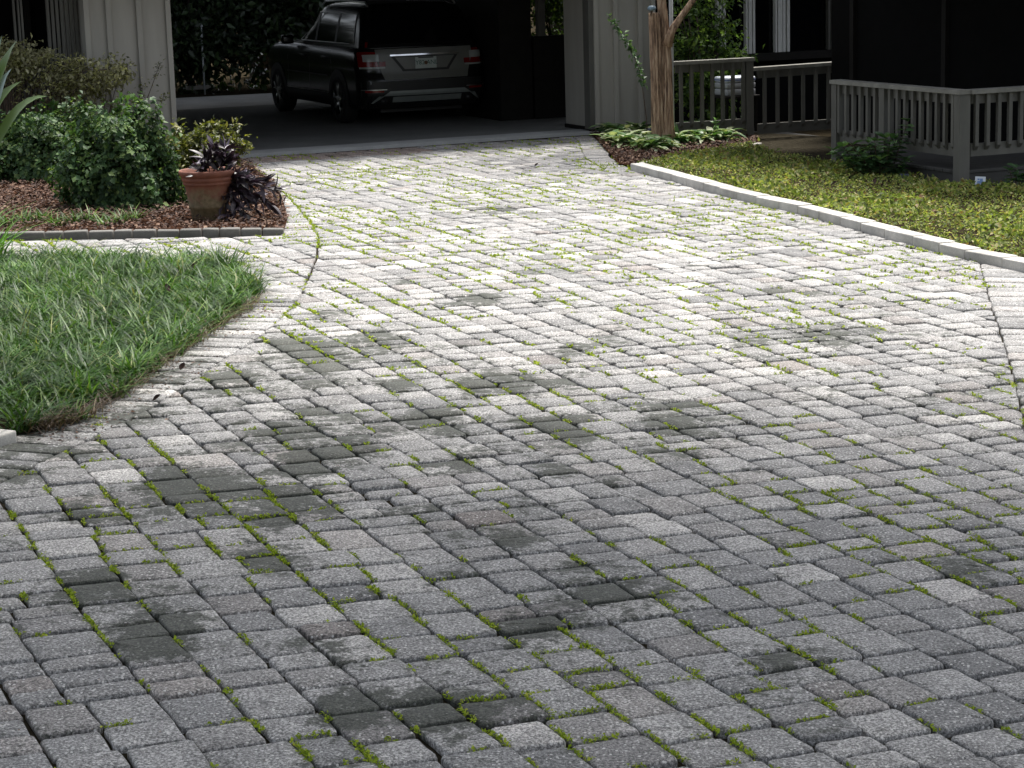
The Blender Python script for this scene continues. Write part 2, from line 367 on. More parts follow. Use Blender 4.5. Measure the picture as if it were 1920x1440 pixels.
def sheet(name, poly, dz, mat, cuts=5, rough=0.0, parent=None):
    """polygon laid on the ground, cut finely so that it follows it"""
    bm = bmesh.new(); vs = [bm.verts.new((p[0], p[1], 0)) for p in poly]
    for t in tessellate_polygon([[Vector((p[0], p[1], 0)) for p in poly]]):
        try: bm.faces.new([vs[i] for i in t])
        except ValueError: pass
    for c in range(3):
        es = [e for e in bm.edges if e.calc_length() > .45]
        if es: bmesh.ops.subdivide_edges(bm, edges=es, cuts=2, use_grid_fill=True)
    bmesh.ops.triangulate(bm, faces=bm.faces[:])
    for v in bm.verts:
        x, y = v.co.x, v.co.y; v.co.z = G(x, y) + (dz(x, y) if callable(dz) else dz) + (rough * rng.rand() if rough and not v.is_boundary else 0)
    for f in bm.faces:
        if f.normal.z < 0: f.normal_flip()
    me = bpy.data.meshes.new(name); bm.normal_update(); bm.to_mesh(me); bm.free(); me.materials.append(mat)
    o = bpy.data.objects.new(name, me); col.objects.link(o)
    if parent: o.parent = parent
    return o
def crown_leaves(c, rad, n, nclump, size, spread=.3, up=.3, mat=None, name='crown', parent=None, shell=.55):
    c = np.array(c, float); rad = np.array(rad, float)
    d = rdir(nclump); q = c + d * rad * (shell + (1 - shell) * rng.rand(nclump, 1))
    k = rng.randint(0, nclump, n); sp = spread * rad.mean()
    P = q[k] + rng.normal(size=(n, 3)) * sp * np.array([1, 1, .6])
    D = rdir(n); D[:, 2] -= .25; Nn = rdir(n, up * 4); L = size * (.7 + .6 * rng.rand(n))
    V, Q = leaves(P, D, Nn, L, L * .55); return mesh_np(name, V, Q, mat, parent)
def gpoly(pts, dz=0): return [gp(x, y, dz)[:2] for x, y in pts]

# ================================================================== the setting
gx = np.concatenate([np.linspace(-90, -8, 12), np.linspace(-7, 7, 15), np.linspace(8, 90, 12)]); gy = np.concatenate([np.linspace(-60, 2, 8), np.linspace(4, 30, 27), np.linspace(34, 160, 12)])
XX, YY = np.meshgrid(gx, gy); V = np.stack([XX.ravel(), YY.ravel(), GV(XX, YY).ravel() - .06], 1); nx = len(gx)
Q = [(j * nx + i, j * nx + i + 1, (j + 1) * nx + i + 1, (j + 1) * nx + i) for j in range(len(gy) - 1) for i in range(nx - 1)]
tag(mesh_np('ground', V, np.array(Q), M['soil']), kind='structure')
slab_poly = [hw(-7.2, 0), hw(.02, 0), hw(1.4, .02), hw(1.4, 8.2), hw(-7.2, 8.2)]
drive_poly = [(-9, 2), (9, 2), (9, 20), tuple(hw(1.4, -.02)[:2]), tuple(hw(-7.2, -.02)[:2]), (-9, 22)]
driveway = tag(sheet('driveway', drive_poly, -.024, M['joint']), kind='structure')
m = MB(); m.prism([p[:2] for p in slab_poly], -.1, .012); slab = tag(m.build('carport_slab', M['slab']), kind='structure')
m = MB(); m.prism([hw(-7.2, -.03)[:2], hw(1.4, -.03)[:2], hw(1.4, .42)[:2], hw(-7.2, .42)[:2]], -.1, .017); tag(m.build('lit_slab_strip', M['pale_floor']), kind='structure')  # pale strip paints the daylight reaching the front of the slab
back_poly = [hw(-12, 8.25), hw(3, 8.25), hw(3, 10.9), hw(-1, 11.1), hw(-12, 11.6)]
m = MB(); m.prism([p[:2] for p in back_poly], -.1, 0.004); tag(m.build('back_drive', M['pale_floor']), kind='structure')

# ------------------------------------------------------------------ pavers
left_px = [(0, 905), (107, 850), (165, 822), (282, 763), (332, 730), (443, 658), (480, 635), (547, 577), (572, 533), (595, 482), (597, 447), (580, 415), (545, 375), (505, 335), (470, 310)]
left_w = [np.array([-3.7, 6.9])] + [gp(*p)[:2] for p in left_px]
right_px = [(1079, 256), (1100, 298), (1140, 322), (1182, 318), (1294, 346), (1387, 371), (1500, 398), (1605, 426), (1725, 459), (1838, 494), (1860, 570), (1890, 660), (1915, 760), (1945, 870)]
right_w = [gp(*p)[:2] for p in right_px] + [np.array([1.9, 6.6]), np.array([1.6, 3.6])]
slabfront_l = hw(-5.0, -.04)[:2]; slabfront_l = gp(440, 297)[:2]
field = [np.array([-3.7, 3.6])] + left_w + [slabfront_l] + right_w
walk = gpoly([(596, 448), (545, 441), (300, 446), (0, 452)]) + [np.array([-7.0, 17.6]), np.array([-7.0, 15.9])] + gpoly([(0, 487), (250, 489), (420, 493), (480, 525), (505, 556), (545, 573), (571, 533), (594, 482)])
D1 = E2; D2 = E1; U = .104
W3 = 2 * U
def half_clip(poly, p, n):
    """keep the side n.(x-p) <= 0"""
    out = []
    for i in range(len(poly)):
        a, b = poly[i], poly[(i + 1) % len(poly)]; da, db = (a - p) @ n, (b - p) @ n
        if da <= 0: out.append(a)
        if (da < 0) != (db < 0) and abs(da - db) > 1e-9: out.append(a + (b - a) * da / (da - db))
    return out
def area(poly):
    s_ = 0
    for i in range(len(poly)):
        a, b = poly[i], poly[(i + 1) % len(poly)]; s_ += a[0] * b[1] - a[1] * b[0]
    return s_ / 2
def clip_region(polys, region, minarea=.0018):
    reg = [np.array(p[:2]) for p in region]
    if area(reg) < 0: reg = reg[::-1]
    A = np.array(reg); B = np.roll(A, -1, 0); out = []
    for q in polys:
        q = [np.array(p) for p in q]; c = sum(q) / len(q); X = np.array(q)
        ins = inside(reg, X[:, 0], X[:, 1])
        if ins.all(): out.append(q); continue
        ic = inside(reg, np.array([c[0]]), np.array([c[1]]))[0]
        if not ins.any() and not ic: continue
        r = q
        # clip with the one or two nearest boundary edges
        t = np.clip(((c - A) * (B - A)).sum(1) / ((B - A) ** 2).sum(1), 0, 1); dd = np.linalg.norm(A + (B - A) * t[:, None] - c, axis=1)
        for k in np.argsort(dd)[:1]:
            e = B[k] - A[k]; n = np.array([e[1], -e[0]]) / np.linalg.norm(e); r = half_clip(r, A[k], n)
            if len(r) < 3: break
        if len(r) >= 3 and abs(area(r)) > minarea: out.append(r)
    return out
def grid_pavers(s0, s1, t0, t1):
    """bands two courses wide; in each module the stones run along or across the band"""
    out = []; s_ = s0; P3 = W3
    parts = [(3, 3), (2.5, 3.5), (3.5, 2.5), (2.1, 3.9), (3.9, 2.1), (3, 3), (3, 3), (2, 2, 2)]
    while s_ < s1:
        bw = 2 * P3 * (1 + rng.uniform(-.05, .05)); t = t0 - rng.rand() * .6; cs = s_ + bw * .5
        while t < t1:
            ml = P3 * 2.12; cw = O2 + D2 * s_ + D1 * t; across = rng.rand() < (.62 if cw[0] < -.4 and cw[1] < 10 else .42)
            if across:
                p = ((2, 2, 2), (3, 3), (2.6, 3.4), (3.4, 2.6))[rng.randint(4)]; z = t
                for k in p:
                    d = ml * k / 6; out.append([(s_, z), (s_ + bw * (.5, .62, .38, .55, .45)[rng.randint(5)], z), (0, 0), (0, 0)])
                    h = out.pop()[1][0]; out += [[(s_, z), (h, z), (h, z + d), (s_, z + d)], [(h, z), (s_ + bw, z), (s_ + bw, z + d), (h, z + d)]]; z += d
            else:
                for a_, b_ in ((s_, cs), (cs, s_ + bw)):
                    z = t
                    for k in parts[rng.randint(len(parts))]:
                        d = ml * k / 6; out.append([(a_, z), (b_, z), (b_, z + d), (a_, z + d)]); z += d
            t += ml
        s_ += bw
    def warp(s_, t):
        s2 = s_ + .026 * math.sin(t * .55 + 1) + .010 * math.sin(t * 1.7 + s_); t2 = t + .022 * math.sin(s_ * .8) + .010 * math.sin(s_ * 2.3 + t * .4)
        return O2 + D2 * s2 + D1 * t2
    return [[warp(*p) + rng.uniform(-.007, .007, 2) for p in q] for q in out]
allp = grid_pavers(-13.5, 4.5, -26, 0.1)
stones = clip_region(allp, field); stones += clip_region(allp, walk)
def soldier(line, length, width=.15, side=1, skip=0):
    line = [np.array(p[:2]) for p in line]; L = [0]
    for a, b in zip(line, line[1:]): L.append(L[-1] + np.linalg.norm(b - a))
    def pt(s_):
        for i in range(len(line) - 1):
            if s_ <= L[i + 1] or i == len(line) - 2:
                f = (s_ - L[i]) / (L[i + 1] - L[i]); return line[i] + (line[i + 1] - line[i]) * f
    def nm(s_):
        d = pt(min(s_ + .25, L[-1])) - pt(max(s_ - .25, 0)); d /= np.linalg.norm(d); return np.array([-d[1], d[0]]) * side
    out = []; s_ = skip
    while s_ + width < L[-1]:
        a, b = pt(s_) - nm(s_) * .011, pt(s_ + width) - nm(s_ + width) * .011; ln = length * rng.uniform(.95, 1.05)
        out.append([a, b, b + nm(s_ + width) * ln, a + nm(s_) * ln]); s_ += width * rng.uniform(.97, 1.04)
    return out
stones += soldier(left_w[:10], .40, .155)                      # lawn side
stones += soldier(left_w[11:16], .30, .15)                      # round the planting bed
stones += soldier(right_w[:3], .30, .15, 1)                     # beside the hosta bed
stones += soldier(right_w[9:], .42, .2, 1)                    # right-hand edge
for q in stones:
    if area(q) < 0: q.reverse()
def inset(poly, d):
    n = len(poly); out = []
    for i in range(n):
        p0, p, p1 = poly[i - 1], poly[i], poly[(i + 1) % n]; e0 = p - p0; e1 = p1 - p; l0, l1 = np.linalg.norm(e0), np.linalg.norm(e1)
        if l0 < 1e-4 or l1 < 1e-4: continue
        n0 = np.array([-e0[1], e0[0]]) / l0; n1 = np.array([-e1[1], e1[0]]) / l1; bs = n0 + n1; k = 1 + n0 @ n1
        if k < .15: k = .15
        out.append(p + bs / k * d)
    return out
def rounded(poly, r, seg):
    n = len(poly); out = []
    for i in range(n):
        p0, p, p1 = poly[i - 1], poly[i], poly[(i + 1) % n]; a = p0 - p; b = p1 - p; la, lb = np.linalg.norm(a), np.linalg.norm(b)
        rr = min(r * rng.uniform(.6, 1.5), la * .4, lb * .4); pa = p + a / la * rr; pb = p + b / lb * rr
        for k in range(seg + 1):
            f = k / seg; out.append((1 - f) ** 2 * pa + 2 * f * (1 - f) * p + f * f * pb)
        if seg > 2 and lb > .12:
            q = (pb + (p1 - b / lb * rr)) / 2; nn = np.array([b[1], -b[0]]) / lb; out.append(q + nn * rng.uniform(-.004, .002))
    return out
def stone_mesh(poly, detail):
    """tumbled stone: rounded outline, worn edges, slightly domed top"""
    p = inset(poly, (.0042 if detail else .006) * rng.uniform(.4, 1.8))
    if len(p) < 3 or area(p) < .002: return None
    cc0 = sum(p) / len(p); ext = max((q - cc0) @ D1 for q in p); kf = 1 - (.005 if detail else .006) * rng.uniform(.4, 1.6) / max(ext, .03)
    p = [cc0 + (q - cc0) + D1 * ((q - cc0) @ D1) * (kf - 1) for q in p]
    o = rounded(p, .019 if detail else .015, 4 if detail else 1); c = sum(o) / len(o); n = len(o)
    tilt = rng.normal(size=2) * .009; dz = rng.normal() * .0027
    rings = [(1.0, -.05), (1.0, -.010), (.975, -.0035), (.93, -.0008)] if detail else [(1.0, -.045), (1.0, -.009), (.94, -.001)]
    if detail: rings.append((.55, .0008))
    V = []; size = math.sqrt(abs(area(p)))
    for k, (f, z) in enumerate(rings):
        ff = 1 - (1 - f) * min(1.6, .2 / size)
        for q in o:
            x = c + (q - c) * ff
            V.append((x[0], x[1], G(x[0], x[1]) + z + dz + (x - c) @ tilt + (rng.normal() * .0012 if detail and k > 1 else 0)))
    V.append((c[0], c[1], G(c[0], c[1]) + .0015 + dz)); Fc = []
    for k in range(len(rings) - 1):
        for i in range(n):
            j = (i + 1) % n; Fc.append((k * n + i, k * n + j, (k + 1) * n + j, (k + 1) * n + i))
    top = (len(rings) - 1) * n
    for i in range(n): Fc.append((top + i, top + (i + 1) % n, len(V) - 1))
    return V, Fc
def stone_tint(c):
    px, py = proj(np.array([c[0], c[1], 0]))
    v = np.clip(.5 + rng.normal() * .2, 0, 1)
    # algae grows where the lawn keeps the stones damp and in a few damp streaks
    damp = .1 + .1 * math.exp(-((c[0] + 1.4) ** 2) / 1.2) * math.exp(-((c[1] - 9.3) ** 2) / 8) + .12 * math.exp(-((c[1] - 11.5) / 2.2) ** 2)
    if rng.rand() < .02: damp += .4
    if c[1] > 14: damp -= .06; v = min(1, v + .04)
    hue = max(0, rng.normal() * .12 - .04)
    a, b = hl(c)
    if -5.2 < a < -2.4 and -1.0 < b < -.1: hue = .55 + .3 * rng.rand()
    elif -5 < a < 0 and b > -.9: hue = max(hue, .3 * rng.rand())
    return (v, max(0, damp + rng.normal() * .06), min(.9, hue))
STAINS = [(gp(x, y)[:2], r, k) for x, y, r, k in [(490, 812, .2, .5), (350, 910, .26, .45), (150, 960, .2, .42), (600, 775, .24, .42), (800, 795, .24, .45), (960, 1008, .12, .62), (850, 1085, .16, .52), (845, 1330, .15, .66), (600, 1200, .2, .4), (500, 1045, .18, .48), (1240, 795, .16, .62), (1050, 885, .12, .58), (1100, 820, .14, .45), (1540, 632, .22, .5), (1400, 640, .22, .42), (1080, 505, .3, .45), (970, 395, .4, .45), (600, 690, .26, .4), (300, 690, .3, .36), (240, 775, .2, .42), (120, 850, .26, .4), (200, 1100, .2, .3), (320, 1180, .2, .3), (980, 1170, .15, .45), (1650, 430, .35, .45), (1480, 545, .3, .36), (640, 850, .22, .4), (560, 640, .25, .42), (720, 630, .25, .42), (930, 720, .25, .38)]]
for k_ in range(38):      # small damp spots, more of them to the left and near the middle of the drive
    STAINS.append((gp(np.clip(rng.normal() * 420 + 760, 30, 1880), rng.uniform(470, 1380) if k_ < 22 else rng.uniform(560, 900))[:2], rng.uniform(.08, .2), rng.uniform(.3, .6)))
info = []
for q in stones:
    c = sum(q) / len(q); X = np.array([[p[0], p[1], G(p[0], p[1])] for p in q]); px, py = proj(X)
    vis = (px.max() > 0) and (px.min() < 1920) and (py.min() < 1440) and (py.max() > 240) and c[1] > 3
    ar = abs(sum(px[i] * py[(i + 1) % len(q)] - px[(i + 1) % len(q)] * py[i] for i in range(len(q)))) / 2
    cx, cy = np.clip(px, 0, 1920), np.clip(py, 0, 1440); arc = abs(sum(cx[i] * cy[(i + 1) % len(q)] - cx[(i + 1) % len(q)] * cy[i] for i in range(len(q)))) / 2
    info.append((arc if vis else -1, q, c))
info.sort(key=lambda t: -t[0])
def stain_at(V):
    V = np.asarray(V, float); d = np.zeros(len(V))
    for sc_, sr, sk in STAINS: d += sk * 1.45 * np.exp(-((V[:, 0] - sc_[0]) ** 2 + (V[:, 1] - sc_[1]) ** 2 * .4) / (sr * sr * .7))
    return d
def vert_tint(V, ti):
    o_ = np.tile(np.array(ti, float), (len(V), 1)); o_[:, 1] += stain_at(V) * rng.uniform(.45, 1.2); return o_
def set_tint(me, cols):
    a = me.color_attributes.new('tint', 'FLOAT_COLOR', 'POINT'); a.data.foreach_set('color', np.asarray(cols, np.float32).ravel())
n_single = 0; rv, rf, rc = [], [], []
for k, (ar, q, c) in enumerate(info):
    one = n_single < 300 and ar > 0
    g_ = stone_mesh(q, one)
    if g_ is None: continue
    V, Fc = g_; ti = (*stone_tint(c), 1)
    if one:
        o = mesh_obj('paver', V, Fc, M['paver'], driveway, True); set_tint(o.data, vert_tint(V, ti)); n_single += 1
    else:
        b0 = len(rv); rv += V; rf += [tuple(i + b0 for i in f) for f in Fc]; rc.append(vert_tint(V, ti))
o = mesh_obj('farther_pavers', rv, rf, M['paver'], driveway, True); set_tint(o.data, np.concatenate(rc)); o['kind'] = 'stuff'
print('pavers', len(info), 'verts', len(rv))

# ------------------------------------------------------------------ moss and weeds in the joints
mp_, ms_ = [], []
for ar, q, c in info:
    if ar < 0: continue
    near = c[1] < 11.5
    for i in range(len(q)):
        a, b = q[i], q[(i + 1) % len(q)]; e = b - a; L = np.linalg.norm(e)
        if L < .03: continue
        along = abs((e / L) @ D1) > .9
        pr = .42 if along else .12
        nv = math.sin(a[0] * 2.1 + 1.3) * math.sin(a[1] * 1.3) + .6 * math.sin(a[0] * 5.3 + a[1] * 3.1)
        pr *= max(.04, .85 + 1.15 * nv) * (1.0 if c[1] < 9 else .45 if c[1] < 13 else .8 if c[1] < 16 else 1.6)
        if c[1] > 23.5: pr *= .4
        if rng.rand() > pr * 1.7: continue
        f0 = rng.rand() * .6; f1 = min(1, f0 + rng.uniform(.15, .6)); step = .011 if near else .026
        n = max(1, int(L * (f1 - f0) / step))
        for f in np.linspace(f0, f1, n):
            if rng.rand() < .25: continue
            p = a + e * f + rng.normal(size=2) * .004; mp_.append((p[0], p[1])); ms_.append(1.12 if near else 1.65)
mp_ = np.array(mp_); ms_ = np.array(ms_); k = 8
P = np.repeat(mp_, k, 0) + rng.normal(size=(len(mp_) * k, 2)) * .0055; s_ = np.repeat(ms_, k)
P3_ = np.stack([P[:, 0], P[:, 1], GV(P[:, 0], P[:, 1]) - .007 + rng.rand(len(P)) * .011], 1)
L = s_ * rng.uniform(.005, .014, len(P)); V, Q = leaves(P3_, rdir(len(P), .55), rdir(len(P), 2), L, L * .7)
tag(mesh_np('joint_moss', V, Q, M['moss']), 'bright green moss and tiny weeds growing in the paver joints', 'moss', kind='stuff')
lp = [gp(*p_)[:2] for p_ in [(20, 822), (150, 795), (240, 738), (330, 676), (420, 613), (485, 570)]]; lp = np.array(lp); n = 420; f = rng.rand(n) * (len(lp) - 1); i0 = f.astype(int); fr = (f - i0)[:, None]
B = lp[i0] * (1 - fr) + lp[np.minimum(i0 + 1, len(lp) - 1)] * fr + np.abs(rng.normal(size=(n, 1))) * [[.11, -.05]]
L = rng.uniform(.008, .03, n); V, Q = leaves(np.stack([B[:, 0], B[:, 1], GV(B[:, 0], B[:, 1]) + .004], 1), rdir(n) * [1, 1, .15], rdir(n, 3), L, L * .5); tag(mesh_np('leaf_litter', V, Q, M['chips']), 'brown leaf litter blown along the lawn edge', 'litter', kind='stuff')
# grit and crumbs lying in the joints
n = 5000; P = np.stack([rng.uniform(-2.6, 2.6, n), rng.uniform(5.4, 12.5, n)], 1)
P3_ = np.stack([P[:, 0], P[:, 1], GV(P[:, 0], P[:, 1]) + .001], 1); L = rng.uniform(.003, .009, n)
keep = rng.rand(n) < .35
V, Q = leaves(P3_[keep], rdir(keep.sum()) * [1, 1, .1], rdir(keep.sum(), 6), L[keep], L[keep] * .7); tag(mesh_np('litter_crumbs', V, Q, M['chips']), 'tiny brown crumbs of leaf litter on the pavers', 'litter', kind='stuff')

# ================================================================== left side: lawn, bed
lawn_poly = [np.array([-7.5, 9.2])] + gpoly([(0, 822), (60, 812), (150, 787), (240, 730), (330, 668), (420, 606), (480, 566), (490, 548), (470, 515), (420, 494), (250, 490), (0, 488)]) + [np.array([-7.5, 15.9])]
tag(sheet('lawn_soil', lawn_poly, .006, M['soil']), kind='structure')
lc = scatter([p for p in lawn_poly], 4300); lc = lc[(proj(np.stack([lc[:, 0], lc[:, 1], 0 * lc[:, 0]], 1))[0] > -120)]
k = 17; n = len(lc) * k; B = np.repeat(lc, k, 0) + rng.normal(size=(n, 2)) * .024
hgt = np.repeat(.75 + .5 * rng.rand(len(lc)), k)
P = np.stack([B[:, 0], B[:, 1], GV(B[:, 0], B[:, 1])], 1); az = rng.rand(n) * 2 * math.pi
V, Q = blades(P, az, hgt * rng.uniform(.09, .225, n), rng.uniform(.007, .015, n), rng.uniform(.15, .75, n), rng.uniform(.3, 1.15, n))
tag(mesh_np('mondo_grass_lawn', V, Q, M['grass'], smooth=True), 'patch of dark green mondo grass beside the driveway', 'grass', kind='stuff')
edge = [gp(*p)[:2] for p in [(60, 812), (150, 787), (240, 730), (330, 668), (420, 606), (480, 566)]]
n = 900; f = rng.rand(n) * (len(edge) - 1); i0 = f.astype(int); fr = (f - i0)[:, None]; E_ = np.array(edge); B = E_[i0] * (1 - fr) + E_[np.minimum(i0 + 1, len(E_) - 1)] * fr + rng.normal(size=(n, 2)) * .03
V, Q = blades(np.stack([B[:, 0], B[:, 1], GV(B[:, 0], B[:, 1]) + .004], 1), rng.rand(n) * 6.28, rng.uniform(.06, .13, n), rng.uniform(.004, .008, n), rng.uniform(.5, 1.1, n), rng.uniform(.3, .9, n))
tag(mesh_np('dry_thatch', V, Q, M['drygrass']), 'dry tan thatch along the lawn edge', 'thatch', kind='stuff')
c = gp(-4, 832); m = MB(); m.box(-.07, .055, -.075, .075, -.04, .055, .012); o = m.build('edging_stone', M['curb'], None, True); o.location = (c[0], c[1], c[2]); o.rotation_euler = (0, 0, -.5)
tag(o, 'single pale edging stone at the near corner of the lawn', 'stone')

bed_poly = gpoly([(532, 436), (400, 438), (200, 441), (0, 445)]) + [np.array([-7.5, 18.0]), hw(-7.4, -.05)[:2]] + gpoly([(440, 299), (470, 312), (515, 345), (530, 375), (540, 410)])
tag(sheet('mulch_bed', bed_poly, .012, M['mulch'], rough=.02), kind='structure')
def chips(name, poly, n, lab, dz=.05, smin=.02, smax=.06):
    q = scatter(poly, n); P = np.stack([q[:, 0], q[:, 1], GV(q[:, 0], q[:, 1]) + .02 + dz * rng.rand(n)], 1); L = rng.uniform(smin, smax, n)
    V, Q = leaves(P, rdir(n) * [1, 1, .3], rdir(n, 2.5), L, L * rng.uniform(.25, .6, n), .1); return tag(mesh_np(name, V, Q, M['chips']), lab, 'mulch', kind='stuff')
chips('bark_mulch', [p for p in bed_poly], 32000, 'reddish brown bark mulch in the left planting bed')
# row of edging blocks in front of the bed
edg = empty('brick_edging', label='low row of grey weathered edging blocks in front of the mulch bed', cat='edging')
bx = [(-40, 33), (33, 82), (83, 117), (118, 164), (165, 212), (213, 247), (248, 292), (293, 335), (336, 377), (378, 410), (411, 450), (451, 490), (491, 532)]
for x0, x1 in bx:
    yl = lambda x: 448.5 - (x - 33) * .0165
    a, b = gp(x0, yl(x0)), gp(x1, yl(x1)); L = np.linalg.norm((b - a)[:2]); m = MB(); m.box(-L / 2 + .004, L / 2 - .004, -.045, .045, -.05, .055 + rng.uniform(-.006, .006), .014)
    o = m.build('brick', M['edging'], edg, True); c = (a + b) / 2; o.location = (c[0], c[1] + .05, c[2]); o.rotation_euler = (0, rng.normal() * .02, math.atan2(b[1] - a[1], b[0] - a[0]) + rng.normal() * .03)

# ------------------------------------------------------------------ plants of the bed
def shrub_box(name, label, cat, c, rad, n, size, mat, group=None, core=True, lumpy=.26, flat=.6):
    """dense clipped shrub: leaves in a thick skin over a lumpy rounded block, woody stems inside"""
    root = empty(name, c, 0, label, cat, group); rad = np.array(rad, float)
    d = rdir(n); d[:, 2] = np.abs(d[:, 2]) * 1.0 - .12 * rng.rand(n); d = unit(d)
    # superellipsoid radius
    r = (np.abs(d[:, 0]) ** 3.2 + np.abs(d[:, 1]) ** 3.2 + np.abs(d[:, 2]) ** 3.2) ** (-1 / 3.2)
    lump = 1 + lumpy * (np.sin(d[:, 0] * 7 + d[:, 2] * 5 + rad[0]) * np.sin(d[:, 1] * 6 + 2) + .6 * np.sin(d[:, 0] * 13 + 1) * np.sin(d[:, 2] * 11 + d[:, 1] * 9))
    t = 1 - np.abs(rng.normal(size=n)) * .17 + rng.rand(n) ** 4 * .12
    P = d * rad * (r * lump * t)[:, None]; P[:, 2] = np.maximum(P[:, 2], .01)
    Nn = unit(d + rng.normal(size=(n, 3)) * .45 + [0, 0, .5]); Dl = rng.normal(size=(n, 3)); Dl = Dl - Nn * (Dl * Nn).sum(1, keepdims=True); Dl[:, 2] -= .35
    L = size * rng.uniform(.5, 1.5, n); V, Q = leaves(P, Dl, Nn, L, L * rng.uniform(.6, .9, n), .15)
    mesh_np('foliage', V, Q, mat, root); m = MB()
    for i in range(14):
        a = rng.rand() * 6.28; e = rng.uniform(.3, 1.2); tip = np.array([math.cos(a) * math.cos(e), math.sin(a) * math.cos(e), math.sin(e)]) * rad * .85
        m.tube([(tip[0] * .1, tip[1] * .1, 0), tip * .5 + [0, 0, .05], tip], [.012, .008, .003], 5)
    P2 = []
    for i in range(16):                       # stray shoots standing proud of the outline
        a = rng.rand() * 6.28; e = rng.uniform(.35, 1.4); dd = np.array([math.cos(a) * math.cos(e), math.sin(a) * math.cos(e), math.sin(e)]); b0 = dd * rad * .95; b1 = dd * rad * rng.uniform(1.12, 1.3) + [0, 0, .06]
        m.tube([b0 * .08 * [1, 1, 0], b0 * .6, b0, b1], [.008, .007, .005, .002], 4); P2 += [b0 + (b1 - b0) * f + rng.normal(size=3) * .014 for f in np.linspace(.1, 1, 9)]
    P2 = np.array(P2); n2 = len(P2); L2 = size * rng.uniform(.6, 1.1, n2); V, Q = leaves(P2, rdir(n2, .3), rdir(n2, 2), L2, L2 * .75); mesh_np('shoot_leaves', V, Q, mat, root)
    m.build('stem', M['twig'], root); return root
def gpos(px, py): p = gp(px, py); return p
c = gpos(215, 398); shrub_box('ivy_shrub', 'large rounded dark green leafy shrub in front of the taupe siding', 'shrub', (c[0] + .0, c[1] + .42, c[2]), (.5, .44, .78), 17000, .05, M['ivy'])
c = gpos(75, 345); shrub_box('ivy_shrub', 'darker low shrub spreading left behind the large rounded shrub', 'shrub', (c[0], c[1] + .4, c[2]), (.85, .45, .66), 13000, .05, M['ivy'])
c = gpos(130, 300); shrub_box('ivy_shrub', 'small leafy shrub tucked between the wall and the large rounded shrub', 'shrub', (c[0], c[1], c[2]), (.5, .4, .5), 3500, .055, M['ivy'])
# loose yellow-green shrub behind the pot
def loose_shrub(name, label, c, rad, n, size, mat, nst=26, cat='shrub', parent=None, up=.35, leafw=.5):
    root = empty(name, c, 0, label, cat); m = MB(); pts = []
    for i in range(nst):
        a = rng.rand() * 6.28; rr = math.sqrt(rng.rand()); tip = np.array([math.cos(a) * rr * rad[0], math.sin(a) * rr * rad[1], rad[2] * rng.uniform(.55, 1.0) * (1 - .35 * rr)])
        b0 = np.array([math.cos(a) * .05, math.sin(a) * .05, 0]); mid = (b0 + tip) / 2 + [0, 0, .12 * rad[2]]; m.tube([b0, mid, tip], [.006, .0045, .002], 4); pts.append((b0, mid, tip))
    m.build('stem', M['twig'], root); k = rng.randint(0, nst, n); f = rng.uniform(.3, 1.02, n)[:, None]
    A = np.array([p[0] for p in pts])[k]; B = np.array([p[1] for p in pts])[k]; C = np.array([p[2] for p in pts])[k]
    P = (1 - f) ** 2 * A + 2 * f * (1 - f) * B + f * f * C + rng.normal(size=(n, 3)) * .03
    L = size * rng.uniform(.6, 1.3, n); V, Q = leaves(P, rdir(n, up), rdir(n, 2.5), L, L * leafw); mesh_np('foliage', V, Q, mat, root); return root
c = gpos(350, 372); loose_shrub('yellow_shrub', 'loose yellow green shrub behind the clay pot', (c[0], c[1] + .3, c[2]), (.42, .35, .78), 3600, .062, M['yellowshrub'])
c = gpos(405, 340); loose_shrub('yellow_shrub', 'thin yellowing shrub leaning towards the dark carport opening', (c[0] - .05, c[1] + .3, c[2]), (.42, .3, .82), 1100, .06, M['yellowshrub'], 16)
# wispy drying shrub with bare stalks
root = empty('wispy_shrub', gpos(190, 330) + [0, .8, 0], 0, 'wispy half dry shrub with bare stalks against the siding', 'shrub'); R0 = np.array(root.location); m = MB(); tips = []
Yw = R0[1] + .2
for (x0, y0, x1, y1) in [(195, 260, 228, 128), (208, 250, 240, 118), (262, 250, 300, 120), (258, 250, 268, 160), (275, 260, 308, 178), (255, 240, 246, 182), (200, 230, 186, 168), (285, 260, 292, 215), (190, 250, 205, 110)]:
    a = at(x0, y0, Yw) - R0; b = at(x1, y1, Yw + rng.uniform(-.15, .15)) - R0; a0 = a.copy(); a0[2] = 0; md = (a + b) / 2 + rng.normal(size=3) * .015
    m.tube([a0, a, md, b], [.009, .007, .005, .003], 5); tips.append((md, b))
m.build('stem', M['twig'], root)
P, D = [], []
for a, b in tips:
    for i in range(46): f = min(1.02, .25 + .8 * rng.rand() ** .6); P.append(a + (b - a) * f + rng.normal(size=3) * .028)
P = np.array(P); n = len(P); L = rng.uniform(.02, .05, n); V, Q = leaves(P, rdir(n, .3), rdir(n, 2), L, L * .5); mesh_np('foliage', V, Q, M['yellowshrub'], root)
